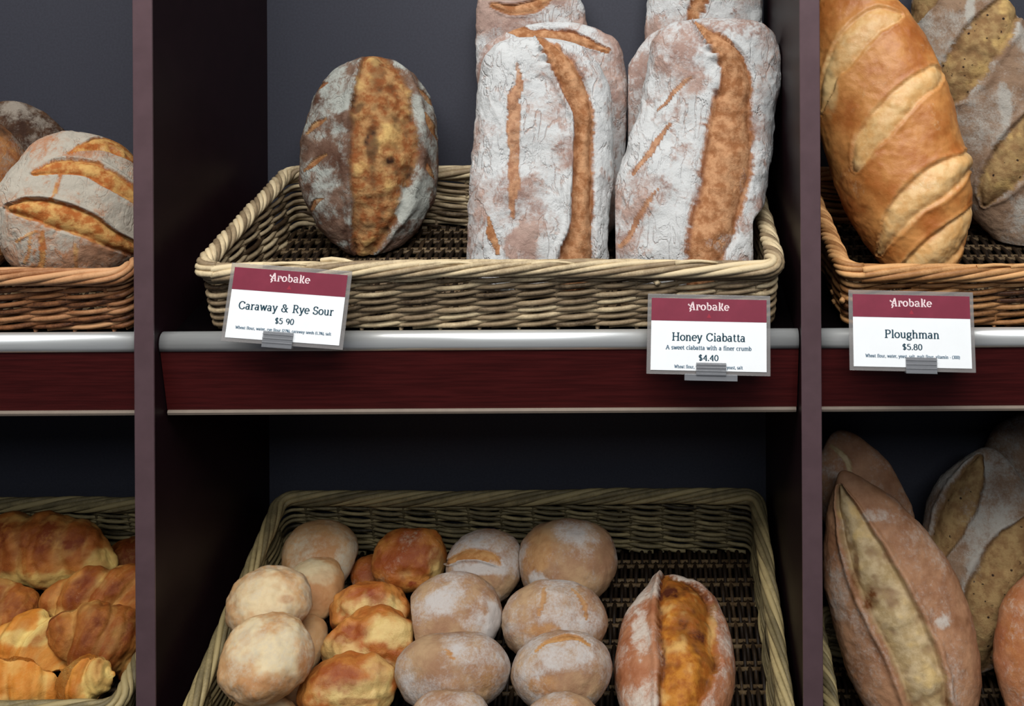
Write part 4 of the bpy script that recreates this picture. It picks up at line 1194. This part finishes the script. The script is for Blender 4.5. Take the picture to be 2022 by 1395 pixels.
def text_geo(txt, thin, thick, table):
    quads = []; x = 0.0

    def ribbon(pts):
        pts = np.array(pts); T = np.gradient(pts, axis=0)
        T /= np.linalg.norm(T, axis=1)[:, None] + 1e-9
        w = thin + (thick - thin) * np.abs(T[:, 1]) ** 1.4
        Nn = np.stack([-T[:, 1], T[:, 0]], 1) * w[:, None] / 2
        a, b = pts + Nn, pts - Nn
        for i in range(len(pts) - 1):
            quads.append([a[i], b[i], b[i + 1], a[i + 1]])

    for ch in txt:
        wd, g = table[ch]
        for st in [q for q in g.split(';') if q]:
            p = st.split(); k = p[0]; v = [float(t) for t in p[1:]]
            if k == 'l':
                ribbon([(x + v[0], v[1]), (x + v[2], v[3])])
            elif k == 's':
                ribbon([(x + v[0] - v[2] / 2, v[1]), (x + v[0] + v[2] / 2, v[1])])
            elif k == 'd':
                r = thick * 0.62
                an = np.linspace(0, 2 * np.pi, 9)
                for i in range(0, 8, 2):
                    quads.append([np.array([x + v[0], v[1]])] + [np.array([x + v[0] + r * math.cos(an[i + j]), v[1] + r * math.sin(an[i + j])]) for j in range(3)])
            else:
                n = max(6, int(abs(v[5] - v[4]) / 18))
                an = np.radians(np.linspace(v[4], v[5], n + 1))
                ribbon([(x + v[0] + v[2] * math.cos(t), v[1] + v[3] * math.sin(t)) for t in an])
        x += wd + 0.06
    return np.array(quads), x


def price_card(px, py, Yb, phi, W, H, label, lines, clip, lean=10.0):
    """(px,py) bottom centre of the printed card"""
    phi = math.radians(phi); lm = math.radians(lean)
    r = np.array([math.cos(phi), 0, -math.sin(phi)]); u0 = np.array([math.sin(phi), 0, math.cos(phi)])
    u = math.cos(lm) * u0 + math.sin(lm) * np.array([0, 1.0, 0]); nn = np.cross(r, u)
    o = P(px, py, Yb)
    loc = lambda a, b, c: o + a * r + b * u + c * nn
    root = empty('price_card', tuple(o), label, 'price card', 'price cards clipped to the upper shelves')

    def slab(name, a0, b0, a1, b1, c0, c1, mat, par, bev=0.0):
        v, f = box_geo((a0, b0, c0), (a1, b1, c1))
        ob = mesh_obj(name, np.array([loc(*q) for q in v]), f, mat, par, smooth=False)
        if bev: bevel(ob, bev, 2)
        return ob

    m = 0.0046
    slab('plastic_sleeve', -W / 2 - m, -m, W / 2 + m, H + m, -0.0012, 0.0, M['sleeve'], root, 0.0005)
    card = slab('card', -W / 2, 0, W / 2, H, 0.0001, 0.0004, M['paper'], root)
    slab('header_band', -W / 2, H * 0.685, W / 2, H, 0.0004, 0.0006, M['header'], card)

    def put(name, txt, cx, base, width, cap, mat, thin=.09, thick=.19, table=GL):
        q, tw_ = text_geo(txt, thin, thick, table)
        sx, sy = width * W / tw_, cap * H / 1.45
        z = 0.0008
        vv = [loc((c[0] - tw_ / 2) * sx + cx * W, c[1] * sy + base * H, z) for k in q for c in k]
        ff = np.arange(len(vv)).reshape(-1, 4)
        mesh_obj(name, np.array(vv), ff, mat, card, smooth=False)

    put('brand_lettering', 'Arobake', 0.0, 0.842, 0.36, 0.105, M['logo'], .15, .30, LOGO)
    e = [(0, .272), (.014, .24), (.020, .215), (.008, .225), (0, .215), (-.008, .225), (-.020, .215), (-.014, .24)]
    vv = np.array([loc(a * W, (1 - (b + .0)) * H - 0.0 if False else H * (0.775 - (0.272 - b) * 1.2 + 0.02), 0.0008) for a, b in e])
    mesh_obj('emblem', vv, np.array([[0, 7, 6, 5], [0, 5, 4, 3], [0, 3, 2, 1]]), M['emblem'], card, smooth=False)
    for name, txt, base, width, cap, fine in lines:
        put(name, txt, 0.0, base, width, cap, M['ink_fine'] if fine else M['ink'], .13 if not fine else .17, .25 if not fine else .32)
    # clip
    ax, wdt, b0, b1, fl = clip
    cl = slab('clip', ax - wdt / 2, b0, ax + wdt / 2, b1, 0.0012, 0.0028, M['clip'], root, 0.0004)
    for k in range(3):
        bb = b0 + (b1 - b0) * (0.22 + 0.28 * k)
        slab('clip_ridge', ax - wdt / 2, bb, ax + wdt / 2, bb + 0.0012, 0.0028, 0.0036, M['clip'], cl, 0.0003)
    slab('clip_jaw', ax - wdt / 2, b0 - 0.0015, ax + wdt / 2, b0 + 0.0005, -0.006, 0.0028, M['clip'], cl, 0.0003)
    if fl:
        slab('clip_foot', ax - fl / 2, b0 - 0.008, ax + fl / 2, b0 - 0.0005, -0.003, 0.001, M['clip'], cl, 0.0006)
    slab('clip_back', ax - wdt / 2, b0, ax + wdt / 2, b1 + 0.006, -0.006, -0.003, M['clip'], cl, 0.0004)
    return root


k_ = 1.096 / F
price_card(557, 674.5, -0.020, 4.5, 0.1308, 0.0790, 'Caraway & Rye Sour price card at $5 90, tilted clockwise on the middle shelf edge',
           [('product_name', 'Caraway & Rye Sour', .415, .84, .105, 0), ('price', '$5 90', .245, .17, .080, 0),
            ('ingredients', 'Wheat flour, water, rye flour (27%), caraway seeds (1.3%), salt', .135, .84, .038, 1)],
           (-8 * k_, 0.0345, -0.006, 0.0105, 0))
price_card(1399, 733, -0.014, 1.5, 0.1335, 0.0808, 'Honey Ciabatta price card at $4.40, hanging low over the mahogany shelf front',
           [('product_name', 'Honey Ciabatta', .415, .64, .105, 0), ('description', 'A sweet ciabatta with a finer crumb', .292, .74, .055, 1),
            ('price', '$4.40', .143, .175, .080, 0), ('ingredients', 'Wheat flour, water, honey (5%), yeast, salt', .035, .59, .042, 1)],
           (5 * k_, 0.0345, -0.003, 0.0095, 0.061))
price_card(1802.5, 726, -0.022, 1.5, 0.1350, 0.0805, 'Ploughman price card at $5.80 on the right shelf edge, below the golden loaf',
           [('product_name', 'Ploughman', .405, .47, .105, 0), ('price', '$5.80', .243, .172, .080, 0),
            ('ingredients', 'Wheat flour, water, yeast, salt, malt flour, vitamin - (300)', .132, .80, .042, 1)],
           (16 * k_, 0.0355, -0.005, 0.0115, 0))


# ------------------------------------------------------------------ crumbs on the metal edge
def crumb(px, py, Y, r, label, seed):
    c = P(px, py, Y)
    a = np.linspace(0, 2 * np.pi, 13)[:-1]; b = np.linspace(-np.pi / 2, np.pi / 2, 8)
    B_, A_ = np.meshgrid(b, a, indexing='ij')
    d = np.stack([np.cos(B_) * np.cos(A_), np.cos(B_) * np.sin(A_), np.sin(B_)], -1)
    rr = r * (1 + 0.35 * vnoise(d * 1.0, 2.3, seed))
    v = c + d * rr[..., None] * np.array([1.3, 1, 0.8])
    i = np.arange(7)[:, None] * 12; j = np.arange(12)[None]; j2 = (j + 1) % 12
    f = np.stack([i + j, i + j2, i + 12 + j2, i + 12 + j], -1).reshape(-1, 4)
    tag(mesh_obj('bread_crumb', v.reshape(-1, 3), f, M['crumb'], origin=c), label, 'crumb', 'crumbs on the metal shelf edge')


crumb(1534, 659, 0.019, 0.0016, 'larger pale crumb on the metal edge right of the Honey Ciabatta card', 3)
crumb(1525, 661, 0.019, 0.0010, 'tiny pale crumb close beside the Honey Ciabatta card', 5)
